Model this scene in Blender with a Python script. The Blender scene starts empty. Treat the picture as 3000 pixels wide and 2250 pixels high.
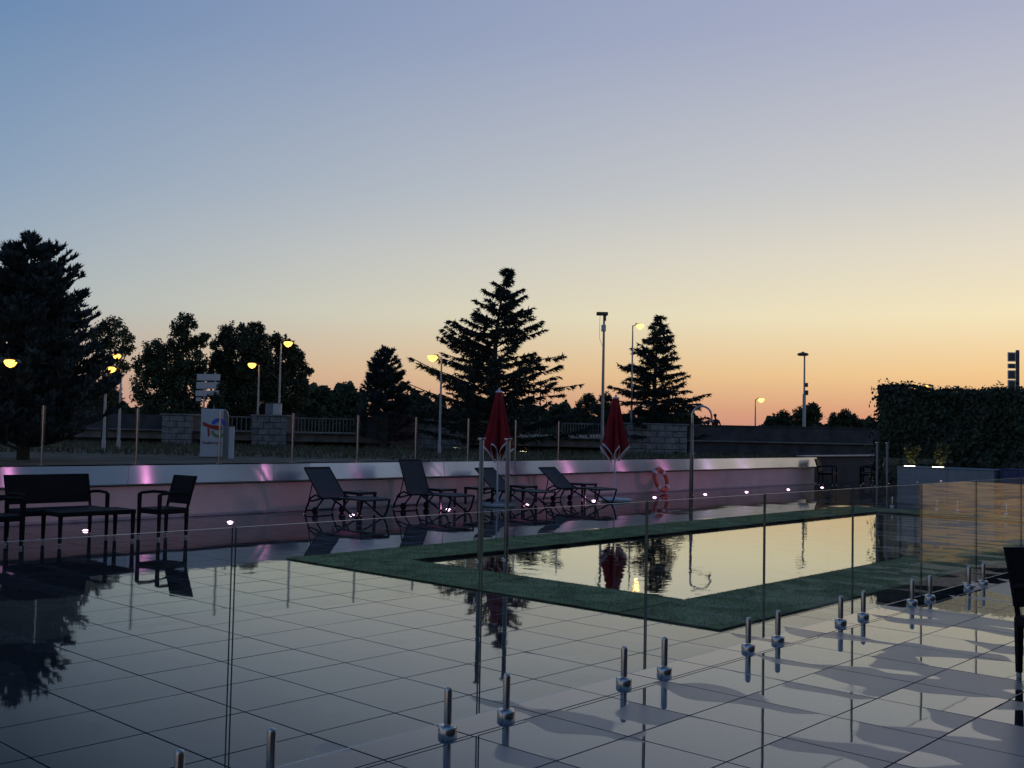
import bpy, bmesh, math, random
import numpy as np
from mathutils import Matrix, Vector
random.seed(7); rng = np.random.default_rng(7)
sc = bpy.context.scene
PI = math.pi
R = math.radians
# ------------------------------------------------------------------ camera
F, PITCH, ROLL, YAW, EYE = 3065.93, 0.0444, 0.0202, 0.7405, 1.615
fwd = Vector((math.cos(YAW)*math.cos(PITCH), math.sin(YAW)*math.cos(PITCH), math.sin(PITCH)))
_r0 = Vector((math.sin(YAW), -math.cos(YAW), 0)); _u0 = _r0.cross(fwd)
rgt = _r0*math.cos(ROLL)+_u0*math.sin(ROLL); upv = -_r0*math.sin(ROLL)+_u0*math.cos(ROLL)
cd = bpy.data.cameras.new('camera'); cam = bpy.data.objects.new('camera', cd); sc.collection.objects.link(cam)
cam.matrix_world = Matrix(((rgt.x, upv.x, -fwd.x, 0), (rgt.y, upv.y, -fwd.y, 0), (rgt.z, upv.z, -fwd.z, EYE), (0, 0, 0, 1)))
cd.sensor_width = 36; cd.lens = 36*F/3000; cd.clip_end = 6000; cd.clip_start = .05; sc.camera = cam
sc.render.resolution_x, sc.render.resolution_y = 1024, 768
# ------------------------------------------------------------------ sky
SUN_AZ = R(4)            # the sun has just set near the +X direction
w = bpy.data.worlds.new('World'); sc.world = w; w.use_nodes = True
wn, wl = w.node_tree.nodes, w.node_tree.links
sky = wn.new('ShaderNodeTexSky'); sky.sky_type = 'NISHITA'; sky.sun_disc = False
sky.sun_elevation = R(0.0); sky.sun_rotation = R(90)-SUN_AZ; sky.ozone_density = 3.0; sky.dust_density = 1.0
def srgb(c):
    return tuple(((v/255)/12.92 if v/255 <= .04045 else ((v/255+.055)/1.055)**2.4) for v in c)+(1,)
tc = wn.new('ShaderNodeTexCoord'); nrm = wn.new('ShaderNodeVectorMath'); nrm.operation = 'NORMALIZE'
wl.new(tc.outputs['Generated'], nrm.inputs[0])
sx = wn.new('ShaderNodeSeparateXYZ'); wl.new(nrm.outputs[0], sx.inputs[0])
def wmath(op, a, b=None):
    n = wn.new('ShaderNodeMath'); n.operation = op
    for i, v in enumerate((a, b)):
        if v is None: continue
        if isinstance(v, (int, float)): n.inputs[i].default_value = v
        else: wl.new(v, n.inputs[i])
    return n.outputs[0]
el = wmath('DIVIDE', wmath('ARCSINE', sx.outputs[2]), R(60))          # 0..1 for 0..60 degrees
hz = wmath('SQRT', wmath('ADD', wmath('ADD', wmath('MULTIPLY', sx.outputs[0], sx.outputs[0]), wmath('MULTIPLY', sx.outputs[1], sx.outputs[1])), 1e-5))
dt = wmath('DIVIDE', wmath('ADD', wmath('MULTIPLY', sx.outputs[0], math.cos(SUN_AZ)), wmath('MULTIPLY', sx.outputs[1], math.sin(SUN_AZ))), hz)
def ramp(stops):
    n = wn.new('ShaderNodeValToRGB'); wl.new(el, n.inputs[0]); e = n.color_ramp.elements
    while len(e) < len(stops): e.new(.5)
    for k, (p, c) in zip(e, stops): k.position = p/60; k.color = srgb(c)
    return n.outputs[0]
sun_side = ramp([(0, (206, 142, 126)), (1.2, (220, 160, 126)), (3.2, (243, 201, 143)), (6.3, (247, 231, 189)), (9.5, (232, 222, 200)), (13, (209, 207, 203)), (21, (174, 178, 200)), (38, (120, 142, 184)), (60, (70, 100, 156))])
far_side = ramp([(0, (198, 150, 136)), (2.8, (190, 168, 156)), (5.9, (168, 180, 186)), (9, (151, 170, 188)), (12, (136, 160, 187)), (20, (103, 137, 177)), (38, (76, 108, 158)), (60, (52, 82, 134))])
mr = wn.new('ShaderNodeMapRange'); wl.new(dt, mr.inputs[0]); mr.inputs[1].default_value = .38; mr.inputs[2].default_value = .99
mx = wn.new('ShaderNodeMix'); mx.data_type = 'RGBA'; wl.new(mr.outputs[0], mx.inputs[0]); wl.new(far_side, mx.inputs[6]); wl.new(sun_side, mx.inputs[7])
sk = wn.new('ShaderNodeVectorMath'); sk.operation = 'SCALE'; wl.new(sky.outputs[0], sk.inputs[0]); sk.inputs['Scale'].default_value = .6
m2 = wn.new('ShaderNodeMix'); m2.data_type = 'RGBA'; m2.inputs[0].default_value = .05; wl.new(mx.outputs[2], m2.inputs[6]); wl.new(sk.outputs[0], m2.inputs[7])
bg = wn['Background']; wl.new(m2.outputs[2], bg.inputs[0]); bg.inputs[1].default_value = 1.0
sd = bpy.data.lights.new('sun', 'SUN'); sd.energy = .12; sd.angle = R(12); sd.color = (1, .62, .36)
so = bpy.data.objects.new('sun', sd); sc.collection.objects.link(so)
so.rotation_euler = Vector((-math.cos(SUN_AZ), -math.sin(SUN_AZ), -math.tan(R(2)))).to_track_quat('-Z', 'Y').to_euler()
vs = sc.view_settings; vs.view_transform = 'Standard'; vs.look = 'None'; vs.exposure = 0; vs.gamma = 1
cy = sc.cycles; cy.use_denoising = True; cy.max_bounces = 10; cy.transparent_max_bounces = 32; cy.glossy_bounces = 6; cy.diffuse_bounces = 3; cy.caustics_reflective = False; cy.caustics_refractive = False; cy.sample_clamp_indirect = 6
# ------------------------------------------------------------------ helpers
def ray(x, y): return fwd*F + rgt*(x-1500) + upv*(1125-y)
def at_depth(x, y, d):                      # photograph pixel -> point at a real distance in front of the terrace
    v = ray(x, y); return Vector((0, 0, EYE)) + v*(d/v.dot(fwd))
S = 3000/2212
def dd(x, y, d): return at_depth(x*S, y*S, d)
C = sc.collection
class MB:
    def __init__(s): s.v = []; s.f = []; s.m = []
    def add(s, vs_, fs, mi=0):
        o = len(s.v); s.v += [tuple(p) for p in vs_]; s.f += [tuple(i+o for i in f) for f in fs]; s.m += [mi]*len(fs); return s
    def box(s, c, d, rz=0, mi=0, bev=0):
        hx, hy, hz_ = d[0]/2, d[1]/2, d[2]/2; ca, sa = math.cos(rz), math.sin(rz)
        b = min(bev, hx*.45, hy*.45, hz_*.45) if bev else 0
        pts = []
        def P(x, y, z): return (c[0]+x*ca-y*sa, c[1]+x*sa+y*ca, c[2]+z)
        if not b:
            pts = [P(x, y, z) for z in (-hz_, hz_) for x, y in ((-hx, -hy), (hx, -hy), (hx, hy), (-hx, hy))]
            return s.add(pts, [(3, 2, 1, 0), (4, 5, 6, 7), (0, 1, 5, 4), (1, 2, 6, 5), (2, 3, 7, 6), (3, 0, 4, 7)], mi)
        rings = []
        for z, e in ((-hz_, b), (-hz_+b, 0), (hz_-b, 0), (hz_, b)):
            rings.append([P(x, y, z) for x, y in ((-hx+b, -hy+e), (hx-b, -hy+e), (hx-e, -hy+b), (hx-e, hy-b), (hx-b, hy-e), (-hx+b, hy-e), (-hx+e, hy-b), (-hx+e, -hy+b))])
        for r_ in rings: pts += r_
        fs = [tuple(range(7, -1, -1)), tuple(range(24, 32))]
        for k in range(3):
            for i in range(8): j = (i+1) % 8; fs.append((k*8+i, k*8+j, k*8+8+j, k*8+8+i))
        return s.add(pts, fs, mi)
    def tube(s, pts, r, n=8, mi=0, cap=True):
        pts = [Vector(p) for p in pts]; rs = r if isinstance(r, (list, tuple)) else [r]*len(pts); vs_ = []; ref = None
        for i, p in enumerate(pts):
            t = (pts[min(i+1, len(pts)-1)]-pts[max(i-1, 0)]).normalized()
            if ref is None: ref = Vector((0, 0, 1)) if abs(t.z) < .9 else Vector((1, 0, 0))
            a = (ref-t*ref.dot(t)).normalized(); b = t.cross(a); ref = a
            vs_ += [p+(a*math.cos(2*PI*k/n)+b*math.sin(2*PI*k/n))*rs[i] for k in range(n)]
        fs = []
        for i in range(len(pts)-1):
            for k in range(n): q = (k+1) % n; fs.append((i*n+k, i*n+q, i*n+n+q, i*n+n+k))
        if cap: fs += [tuple(range(n-1, -1, -1)), tuple((len(pts)-1)*n+k for k in range(n))]
        return s.add(vs_, fs, mi)
    def lathe(s, prof, c=(0, 0, 0), n=16, mi=0):
        vs_ = []; fs = []
        for r, z in prof: vs_ += [(c[0]+r*math.cos(2*PI*k/n), c[1]+r*math.sin(2*PI*k/n), c[2]+z) for k in range(n)]
        for i in range(len(prof)-1):
            for k in range(n): q = (k+1) % n; fs.append((i*n+k, i*n+q, i*n+n+q, i*n+n+k))
        fs += [tuple(range(n-1, -1, -1)), tuple((len(prof)-1)*n+k for k in range(n))]
        return s.add(vs_, fs, mi)
    def prism(s, poly, t, mi=0, M=None):     # polygon in xz extruded along y by t (centred)
        n = len(poly); vs_ = [(x, -t/2, z) for x, z in poly]+[(x, t/2, z) for x, z in poly]
        if M is not None: vs_ = [tuple(M @ Vector(p)) for p in vs_]
        fs = [tuple(range(n)), tuple(range(2*n-1, n-1, -1))]+[(i, n+i, n+(i+1) % n, (i+1) % n) for i in range(n)]
        return s.add(vs_, fs, mi)
    def mesh(s, name, mats, smooth=False):
        me = bpy.data.meshes.new(name); me.from_pydata(s.v, [], s.f)
        for m in (mats if isinstance(mats, (list, tuple)) else [mats]): me.materials.append(m)
        me.polygons.foreach_set('material_index', s.m)
        bm = bmesh.new(); bm.from_mesh(me); bmesh.ops.recalc_face_normals(bm, faces=bm.faces); bm.to_mesh(me); bm.free()
        if smooth:
            me.polygons.foreach_set('use_smooth', [True]*len(me.polygons)); me.set_sharp_from_angle(angle=R(40))
        me.update(); return me
    def build(s, name, mats, parent=None, smooth=False):
        return link(name, s.mesh(name, mats, smooth), parent)
def link(name, me, parent=None):
    o = bpy.data.objects.new(name, me); C.objects.link(o)
    if parent is not None: o.parent = parent
    return o
def tag(o, label=None, cat=None, group=None, kind=None):
    for k, v in (('label', label), ('category', cat), ('group', group), ('kind', kind)):
        if v: o[k] = v
    return o
def thing(name, label, cat, loc=(0, 0, 0), rz=0, group=None):
    o = bpy.data.objects.new(name, None); C.objects.link(o); o.location = loc; o.rotation_euler = (0, 0, rz); o.empty_display_size = .2
    return tag(o, label, cat, group)
def clone(o, parent=None):
    c = o.copy(); C.objects.link(c); c.parent = parent
    for ch in list(o.children): clone(ch, c)
    return c
def np_mesh(name, V, faces, k, mat, parent=None, smooth=False):    # V (n,3); faces (m,k)
    me = bpy.data.meshes.new(name); V = np.asarray(V, np.float32); faces = np.asarray(faces, np.int32)
    me.vertices.add(len(V)); me.vertices.foreach_set('co', V.ravel())
    me.loops.add(faces.size); me.loops.foreach_set('vertex_index', faces.ravel())
    me.polygons.add(len(faces)); me.polygons.foreach_set('loop_start', np.arange(len(faces), dtype=np.int32)*k); me.polygons.foreach_set('loop_total', np.full(len(faces), k, np.int32))
    me.materials.append(mat); me.update(calc_edges=True); me.validate()
    return link(name, me, parent)
# ------------------------------------------------------------------ materials
def mat(name, base, rough=.5, metal=0, var=.15, scale=6, bump=0, bscale=60, ior=1.45, aniso=0, detail=4):
    m = bpy.data.materials.new(name); m.use_nodes = True; nt = m.node_tree; b = nt.nodes['Principled BSDF']
    b.inputs['Roughness'].default_value = rough; b.inputs['Metallic'].default_value = metal; b.inputs['IOR'].default_value = ior
    b.inputs['Anisotropic'].default_value = aniso
    g = nt.nodes.new('ShaderNodeNewGeometry'); n = nt.nodes.new('ShaderNodeTexNoise'); n.inputs['Scale'].default_value = scale; n.inputs['Detail'].default_value = detail
    nt.links.new(g.outputs['Position'], n.inputs['Vector'])
    r = nt.nodes.new('ShaderNodeMapRange'); nt.links.new(n.outputs[0], r.inputs[0]); r.inputs[1].default_value = .3; r.inputs[2].default_value = .7; r.inputs[3].default_value = 1-var; r.inputs[4].default_value = 1+var
    s = nt.nodes.new('ShaderNodeVectorMath'); s.operation = 'SCALE'; s.inputs[0].default_value = base[:3]; nt.links.new(r.outputs[0], s.inputs['Scale'])
    nt.links.new(s.outputs[0], b.inputs['Base Color'])
    if bump:
        n2 = nt.nodes.new('ShaderNodeTexNoise'); n2.inputs['Scale'].default_value = bscale; n2.inputs['Detail'].default_value = 5; nt.links.new(g.outputs['Position'], n2.inputs['Vector'])
        bp = nt.nodes.new('ShaderNodeBump'); bp.inputs['Strength'].default_value = bump; bp.inputs['Distance'].default_value = .02; nt.links.new(n2.outputs[0], bp.inputs['Height']); nt.links.new(bp.outputs[0], b.inputs['Normal'])
    return m
def emit(name, col, strength):
    m = bpy.data.materials.new(name); m.use_nodes = True; b = m.node_tree.nodes['Principled BSDF']
    b.inputs['Base Color'].default_value = (*col, 1); b.inputs['Emission Color'].default_value = (*col, 1); b.inputs['Emission Strength'].default_value = strength
    return m
M = dict(
 grout=mat('grout', (.02, .02, .021), .8, var=.3),
 turf=mat('turf', (.2, .255, .105), .9, var=.35, scale=3, bump=.4, bscale=220),
 pool=mat('pool_tile', (.25, .33, .34), .3),
 steel=mat('steel', (.42, .42, .43), .22, 1, var=.06),
 dark_steel=mat('dark_steel', (.12, .12, .125), .32, 1, var=.1),
 wallp=mat('painted_wall', (.58, .47, .40), .75, var=.1, scale=2.2, bump=.15, bscale=40),  # base warmed in place of warm light from the hotel
 plinth=mat('plinth', (.33, .32, .31), .5, var=.15),
 rattan=mat('dark_rattan', (.006, .0055, .006), .65, var=.4, scale=40, bump=.6, bscale=130, ior=1.25),
 alu=mat('aluminium_foot', (.5, .5, .5), .4, .6, var=.05),
 sling=mat('sling_fabric', (.05, .047, .05), .8, var=.12, scale=30, bump=.2, bscale=300),
 loungeframe=mat('lounger_frame', (.008, .008, .009), .45, var=.2, ior=1.3),
 red=mat('red_fabric', (.23, .008, .013), .85, var=.2, scale=9, bump=.25, bscale=25),
 trim=mat('white_trim', (.62, .58, .55), .7, var=.1),
 whitepole=mat('white_pole', (.6, .6, .6), .35, var=.06),
 basestone=mat('base_stone', (.42, .42, .41), .6, var=.15, scale=20),
 orange=mat('lifebuoy_orange', (.42, .06, .03), .45, var=.12),
 stone=mat('bridge_stone', (.2, .195, .19), .9, var=.35, scale=2.5, bump=.6, bscale=9),
 concrete=mat('concrete', (.16, .155, .15), .9, var=.3, scale=1.5, bump=.4, bscale=12),
 darkwall=mat('dark_wall', (.055, .055, .06), .9, var=.35, scale=1.2, bump=.5, bscale=8),
 earth=mat('earth', (.075, .068, .045), .95, var=.5, scale=.6, bump=.5, bscale=6),
 bark=mat('bark', (.035, .028, .022), .95, var=.3),
 needle=mat('cedar_needles', (.022, .036, .03), .8, var=.45, scale=1.2),
 blueneedle=mat('blue_needles', (.03, .05, .055), .8, var=.45, scale=1.6),
 leaf=mat('tree_leaves', (.032, .05, .022), .75, var=.5, scale=1.0),
 leaf2=mat('poplar_leaves', (.036, .05, .025), .75, var=.5, scale=.8),
 ivy=mat('ivy_leaves', (.02, .034, .014), .6, var=.5, scale=2.0),
 shrub=mat('planter_leaves', (.11, .11, .035), .6, var=.4, scale=9),
 lamp_pole=mat('lamp_pole', (.34, .33, .32), .5, .3, var=.1),
 lamp_head=mat('lamp_head', (.05, .045, .04), .5, var=.1),
 panel=mat('sign_panel_white', (.5, .49, .48), .6, var=.06),
 signwhite=mat('totem_white', (.52, .55, .6), .35, var=.04),
 signside=mat('totem_side', (.16, .17, .19), .4, var=.05),
 lred=mat('logo_red', (.36, .015, .02), .4, var=.03), lblue=mat('logo_blue', (.03, .08, .5), .4, var=.03), lsky=mat('logo_light_blue', (.16, .32, .62), .4, var=.03), lgreen=mat('logo_green', (.12, .24, .07), .4, var=.03), ltext=mat('logo_text', (.2, .012, .03), .5, var=.03),
 planter=mat('planter_grey', (.26, .265, .28), .6, var=.06, scale=3),
 bluelit_planter=mat('planter_blue_lit', (.02, .03, .12), .5, var=.15),  # blue light falling on this planter is put into its colour
 person=mat('dark_clothes', (.015, .015, .018), .9, var=.2), skin=mat('skin', (.2, .12, .09), .6, var=.1), hair=mat('hair', (.015, .012, .01), .7),
 facade=mat('facade_render', (.22, .2, .19), .8, var=.15, scale=.7, bump=.2),
 winglass=mat('window_glass', (.02, .022, .025), .06, var=.1), winframe=mat('window_frame', (.05, .05, .05), .4),
 sodium=emit('sodium_lamp', (1, .5, .09), 3.2), sodium2=emit('pale_lamp', (1, .58, .15), 2.6), farlamp=emit('white_lamp', (1, .92, .8), 9),
 pinklens=emit('pink_lens', (1, .62, .9), 10), warmlit=emit('lit_window', (1, .6, .26), .5), plate=emit('led_plate', (1, .84, .5), 11),
)
def glass_mat(name, tint=(.975, .99, .985), rough=0):
    m = bpy.data.materials.new(name); m.use_nodes = True; nt = m.node_tree; nt.nodes.clear()
    o = nt.nodes.new('ShaderNodeOutputMaterial'); t = nt.nodes.new('ShaderNodeBsdfTransparent'); t.inputs[0].default_value = (*tint, 1)
    g = nt.nodes.new('ShaderNodeBsdfGlossy'); g.inputs['Roughness'].default_value = .01; g.inputs[0].default_value = (.95, .97, .96, 1)
    f = nt.nodes.new('ShaderNodeFresnel'); f.inputs[0].default_value = 1.45; mxs = nt.nodes.new('ShaderNodeMixShader')
    geo = nt.nodes.new('ShaderNodeNewGeometry'); nz = nt.nodes.new('ShaderNodeTexNoise'); nz.inputs['Scale'].default_value = 3; nt.links.new(geo.outputs['Position'], nz.inputs['Vector'])
    r = nt.nodes.new('ShaderNodeMapRange'); nt.links.new(nz.outputs[0], r.inputs[0]); r.inputs[3].default_value = .006; r.inputs[4].default_value = .02; nt.links.new(r.outputs[0], g.inputs['Roughness'])
    ir = nt.nodes.new('ShaderNodeMapRange'); nt.links.new(geo.outputs['Backfacing'], ir.inputs[0]); ir.inputs[3].default_value = 1.45; ir.inputs[4].default_value = 1/1.45; nt.links.new(ir.outputs[0], f.inputs[0])   # a pane does not refract, so both faces reflect alike
    nt.links.new(f.outputs[0], mxs.inputs[0]); nt.links.new(t.outputs[0], mxs.inputs[1]); nt.links.new(g.outputs[0], mxs.inputs[2]); nt.links.new(mxs.outputs[0], o.inputs[0])
    return m
M['grout'].node_tree.nodes['Principled BSDF'].inputs['Specular IOR Level'].default_value = 0
M['glass'] = glass_mat('fence_glass'); M['glassedge'] = mat('glass_edge', (.03, .07, .06), .12, var=.1, ior=1.8); M['lit_edge'] = mat('lit_glass_edge', (.38, .44, .42), .25, var=.1, ior=1.6)  # pale copy for top and bottom edges: caught light put into the colour
def tile_mat():
    m = bpy.data.materials.new('wet_porcelain_tile'); m.use_nodes = True; nt = m.node_tree; b = nt.nodes['Principled BSDF']; L = nt.links
    N = lambda t: nt.nodes.new(t)
    g = N('ShaderNodeNewGeometry'); sp = N('ShaderNodeSeparateXYZ'); L.new(g.outputs['Position'], sp.inputs[0])
    def mth(op, a, bb=None, c=None):
        n = N('ShaderNodeMath'); n.operation = op
        for i, v in enumerate((a, bb, c)):
            if v is None: continue
            if isinstance(v, (int, float)): n.inputs[i].default_value = v
            else: L.new(v, n.inputs[i])
        return n.outputs[0]
    n1 = N('ShaderNodeTexNoise'); n1.inputs['Scale'].default_value = 1.15; n1.inputs['Detail'].default_value = 1.5; n1.inputs['Roughness'].default_value = .4; 
    fl = N('ShaderNodeVectorMath'); fl.operation = 'FLOOR'; cb = N('ShaderNodeCombineXYZ'); L.new(mth('DIVIDE', mth('SUBTRACT', sp.outputs[0], TX), TS), cb.inputs[0]); L.new(mth('DIVIDE', mth('SUBTRACT', sp.outputs[1], TY), TS), cb.inputs[1]); L.new(cb.outputs[0], fl.inputs[0])
    wn_ = N('ShaderNodeTexWhiteNoise'); wn_.noise_dimensions = '2D'; L.new(fl.outputs[0], wn_.inputs['Vector'])
    of = N('ShaderNodeVectorMath'); of.operation = 'MULTIPLY_ADD'; L.new(wn_.outputs['Color'], of.inputs[0]); of.inputs[1].default_value = (.5, .5, 0); L.new(g.outputs['Position'], of.inputs[2]); L.new(of.outputs[0], n1.inputs['Vector'])   # every tile dries in its own shape
    fx = mth('FRACT', mth('DIVIDE', mth('SUBTRACT', sp.outputs[0], TX), TS))
    fy = mth('FRACT', mth('DIVIDE', mth('SUBTRACT', sp.outputs[1], TY), TS))
    edge = mth('MULTIPLY', mth('ABSOLUTE', mth('SUBTRACT', fx, .38)), .36)     # water drains off one side of every tile
    near = N('ShaderNodeMapRange'); L.new(sp.outputs[1], near.inputs[0]); near.inputs[1].default_value = 3.7; near.inputs[2].default_value = 4.6; near.inputs[3].default_value = .135; near.inputs[4].default_value = -.16
    v = mth('ADD', mth('ADD', n1.outputs[0], edge), near.outputs[0])
    dry = N('ShaderNodeMapRange'); L.new(v, dry.inputs[0]); dry.inputs[1].default_value = .757; dry.inputs[2].default_value = .775
    n3 = N('ShaderNodeTexNoise'); n3.inputs['Scale'].default_value = 2.0; n3.inputs['Detail'].default_value = 6; L.new(g.outputs['Position'], n3.inputs['Vector'])
    cm = N('ShaderNodeMix'); cm.data_type = 'RGBA'; L.new(dry.outputs[0], cm.inputs[0]); cm.inputs[6].default_value = (.022, .024, .027, 1); cm.inputs[7].default_value = (.26, .228, .205, 1)
    sc_ = N('ShaderNodeVectorMath'); sc_.operation = 'SCALE'; L.new(cm.outputs[2], sc_.inputs[0]); rr = N('ShaderNodeMapRange'); L.new(n3.outputs[0], rr.inputs[0]); rr.inputs[3].default_value = .75; rr.inputs[4].default_value = 1.25; L.new(rr.outputs[0], sc_.inputs['Scale']); L.new(sc_.outputs[0], b.inputs['Base Color'])
    ro = N('ShaderNodeMapRange'); L.new(dry.outputs[0], ro.inputs[0]); ro.inputs[3].default_value = .025; ro.inputs[4].default_value = .3; L.new(ro.outputs[0], b.inputs['Roughness'])
    sheen_x = N('ShaderNodeMapRange'); L.new(sp.outputs[0], sheen_x.inputs[0]); sheen_x.inputs[1].default_value = 1.5; sheen_x.inputs[2].default_value = 6.5
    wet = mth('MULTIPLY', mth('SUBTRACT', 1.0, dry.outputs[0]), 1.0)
    q = mth('SUBTRACT', sp.outputs[0], mth('MULTIPLY', sp.outputs[1], .35))      # reflectivity graded across the floor to imitate brighter skylight at the right
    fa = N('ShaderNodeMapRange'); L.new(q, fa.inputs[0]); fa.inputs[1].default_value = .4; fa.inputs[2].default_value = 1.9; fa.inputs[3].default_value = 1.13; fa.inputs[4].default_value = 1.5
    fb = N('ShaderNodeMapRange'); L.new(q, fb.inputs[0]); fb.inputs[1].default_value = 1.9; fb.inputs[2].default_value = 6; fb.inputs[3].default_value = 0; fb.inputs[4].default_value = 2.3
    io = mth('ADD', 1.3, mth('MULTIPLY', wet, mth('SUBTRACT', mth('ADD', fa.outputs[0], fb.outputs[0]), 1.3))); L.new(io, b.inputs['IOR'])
    n2 = N('ShaderNodeTexNoise'); n2.inputs['Scale'].default_value = 1.6; n2.inputs['Detail'].default_value = 2; L.new(g.outputs['Position'], n2.inputs['Vector'])
    bp = N('ShaderNodeBump'); bp.inputs['Strength'].default_value = .06; bp.inputs['Distance'].default_value = .02; L.new(n2.outputs[0], bp.inputs['Height']); L.new(bp.outputs[0], b.inputs['Normal'])
    return m
TS, TX, TY = .5965, 2.8251, 6.908
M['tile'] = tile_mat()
def water_mat():
    m = bpy.data.materials.new('pool_water'); m.use_nodes = True; nt = m.node_tree; L = nt.links; nt.nodes.clear(); N = nt.nodes.new
    o = N('ShaderNodeOutputMaterial'); d = N('ShaderNodeBsdfDiffuse'); d.inputs[0].default_value = (.008, .016, .016, 1); gl = N('ShaderNodeBsdfGlossy'); gl.inputs[0].default_value = (.97, .97, .95, 1); gl.inputs['Roughness'].default_value = .012
    g = N('ShaderNodeNewGeometry'); n = N('ShaderNodeTexNoise'); n.inputs['Scale'].default_value = 3.1; n.inputs['Detail'].default_value = 3; n.inputs['Distortion'].default_value = .6; L.new(g.outputs['Position'], n.inputs['Vector'])
    bp = N('ShaderNodeBump'); bp.inputs['Strength'].default_value = .05; bp.inputs['Distance'].default_value = .03; L.new(n.outputs[0], bp.inputs['Height']); L.new(bp.outputs[0], gl.inputs['Normal'])
    lw_ = N('ShaderNodeLayerWeight'); lw_.inputs[0].default_value = .5; pw = N('ShaderNodeMath'); pw.operation = 'POWER'; L.new(lw_.outputs['Facing'], pw.inputs[0]); pw.inputs[1].default_value = 2.2
    mr_ = N('ShaderNodeMapRange'); L.new(pw.outputs[0], mr_.inputs[0]); mr_.inputs[3].default_value = .05; mr_.inputs[4].default_value = 1
    mx_ = N('ShaderNodeMixShader'); L.new(mr_.outputs[0], mx_.inputs[0]); L.new(d.outputs[0], mx_.inputs[1]); L.new(gl.outputs[0], mx_.inputs[2]); L.new(mx_.outputs[0], o.inputs[0])
    return m
M['water'] = water_mat()
def brushed():
    m = mat('brushed_steel_cap', (.8, .81, .83), .31, 1, var=.06, scale=1.3, aniso=1.0)
    nt = m.node_tree; b = nt.nodes['Principled BSDF']; t = nt.nodes.new('ShaderNodeCombineXYZ'); t.inputs[2].default_value = 1   # grooves run along the wall
    nt.links.new(t.outputs[0], b.inputs['Tangent'])
    return m
M['cap'] = brushed()
# ------------------------------------------------------------------ ground and terrace
WY = 16.56                                    # face of the low wall
GZ = .2                                       # level of the ground beyond the wall
mb = MB(); E_ = 2500
mb.add([(-E_, -E_, -.9), (E_, -E_, -.9), (E_, 17.2, -.9), (-E_, 17.2, -.9), (E_, 17.2, GZ), (-E_, 17.2, GZ), (E_, E_, GZ), (-E_, E_, GZ)], [(0, 1, 2, 3), (3, 2, 4, 5), (5, 4, 6, 7)])
tag(mb.build('ground', M['earth']), kind='structure')
PX0, PX1, PY0, PY1 = 8.658, 22.49, 5.596, 9.628
X0, X1, Y0, Y1 = -7.0, 41.6, -6.9, WY-.02
mb = MB()
for a, b, c, d in ((X0, PX0, Y0, Y1), (PX1, X1, Y0, Y1), (PX0, PX1, Y0, PY0), (PX0, PX1, PY1, Y1)):
    mb.box(((a+b)/2, (c+d)/2, -.4513), (b-a, d-c, .9))
deck = tag(mb.build('terrace_floor', M['grout']), kind='structure')
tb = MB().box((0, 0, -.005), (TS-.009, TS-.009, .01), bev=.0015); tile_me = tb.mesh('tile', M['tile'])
tiles = []
i0, i1 = math.floor((X0-TX)/TS), math.ceil((X1-TX)/TS); j0, j1 = math.floor((Y0-TY)/TS), math.ceil((Y1-TY)/TS)
for i in range(i0, i1):
    for j in range(j0, j1):
        x, y = TX+(i+.5)*TS, TY+(j+.5)*TS
        if x+TS/2 > X1 or y+TS/2 > Y1+.5 or x-TS/2 < X0 or y-TS/2 < Y0: continue
        xa, xb, ya, yb = x-TS/2+.0045, x+TS/2-.0045, y-TS/2+.0045, min(y+TS/2-.0045, Y1)
        if xa > PX0-.16 and xb < PX1+.16 and ya > PY0-.16 and yb < PY1+.16: continue
        full = not (xb > PX0-.16 and xa < PX1+.16 and yb > PY0-.16 and ya < PY1+.16) and yb == y+TS/2-.0045
        v = Vector((x, y, 0))-Vector((0, 0, EYE)); d = v.dot(fwd); px = 1500+F*v.dot(rgt)/d if d > .5 else -1e9; py = 1125-F*v.dot(upv)/d if d > .5 else -1e9
        seen = -120 < px < 3120 and py < 2340 and d > .5
        under = PX0-1.0 < x < PX1+1.0 and PY0-.9 < y < PY1+.9
        area = (1/d**3) if seen and full and not under else 0
        tiles.append((area, xa, xb, ya, yb, full))
tiles.sort(key=lambda t: -t[0])
far = MB()
for n, (area, xa, xb, ya, yb, full) in enumerate(tiles):
    rx, ry = (max(-.0018, min(.0018, random.gauss(0, .0009))) for _ in range(2))
    if n < 300 and area > 0:
        o = link('tile', tile_me, deck); o.location = ((xa+xb)/2, (ya+yb)/2, 0); o.rotation_euler = (rx, ry, 0)
        continue
    rects = [(xa, xb, ya, yb)]
    if not full:                                # tiles cut round the pool edge
        out = []
        bx0, bx1, by0, by1 = PX0-.16, PX1+.16, PY0-.16, PY1+.16
        if xb <= bx0 or xa >= bx1 or yb <= by0 or ya >= by1: out = rects
        else:
            if xa < bx0: out.append((xa, bx0, ya, yb))
            if xb > bx1: out.append((bx1, xb, ya, yb))
            mxa, mxb = max(xa, bx0), min(xb, bx1)
            if ya < by0: out.append((mxa, mxb, ya, by0))
            if yb > by1: out.append((mxa, mxb, by1, yb))
        rects = out
    for a, b, c, e in rects:
        if b-a < .01 or e-c < .01: continue
        cx, cy_ = (a+b)/2, (c+e)/2
        far.add([(x, y, .001+2.2*((x-cx)*ry+(y-cy_)*rx)) for x, y in ((a, c), (b, c), (b, e), (a, e))]+[(x, y, -.006) for x, y in ((a, c), (b, c), (b, e), (a, e))],
                [(0, 1, 2, 3), (0, 4, 5, 1), (1, 5, 6, 2), (2, 6, 7, 3), (3, 7, 4, 0)])
tag(far.build('distant_tiles', M['tile'], deck), kind='stuff')
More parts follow.
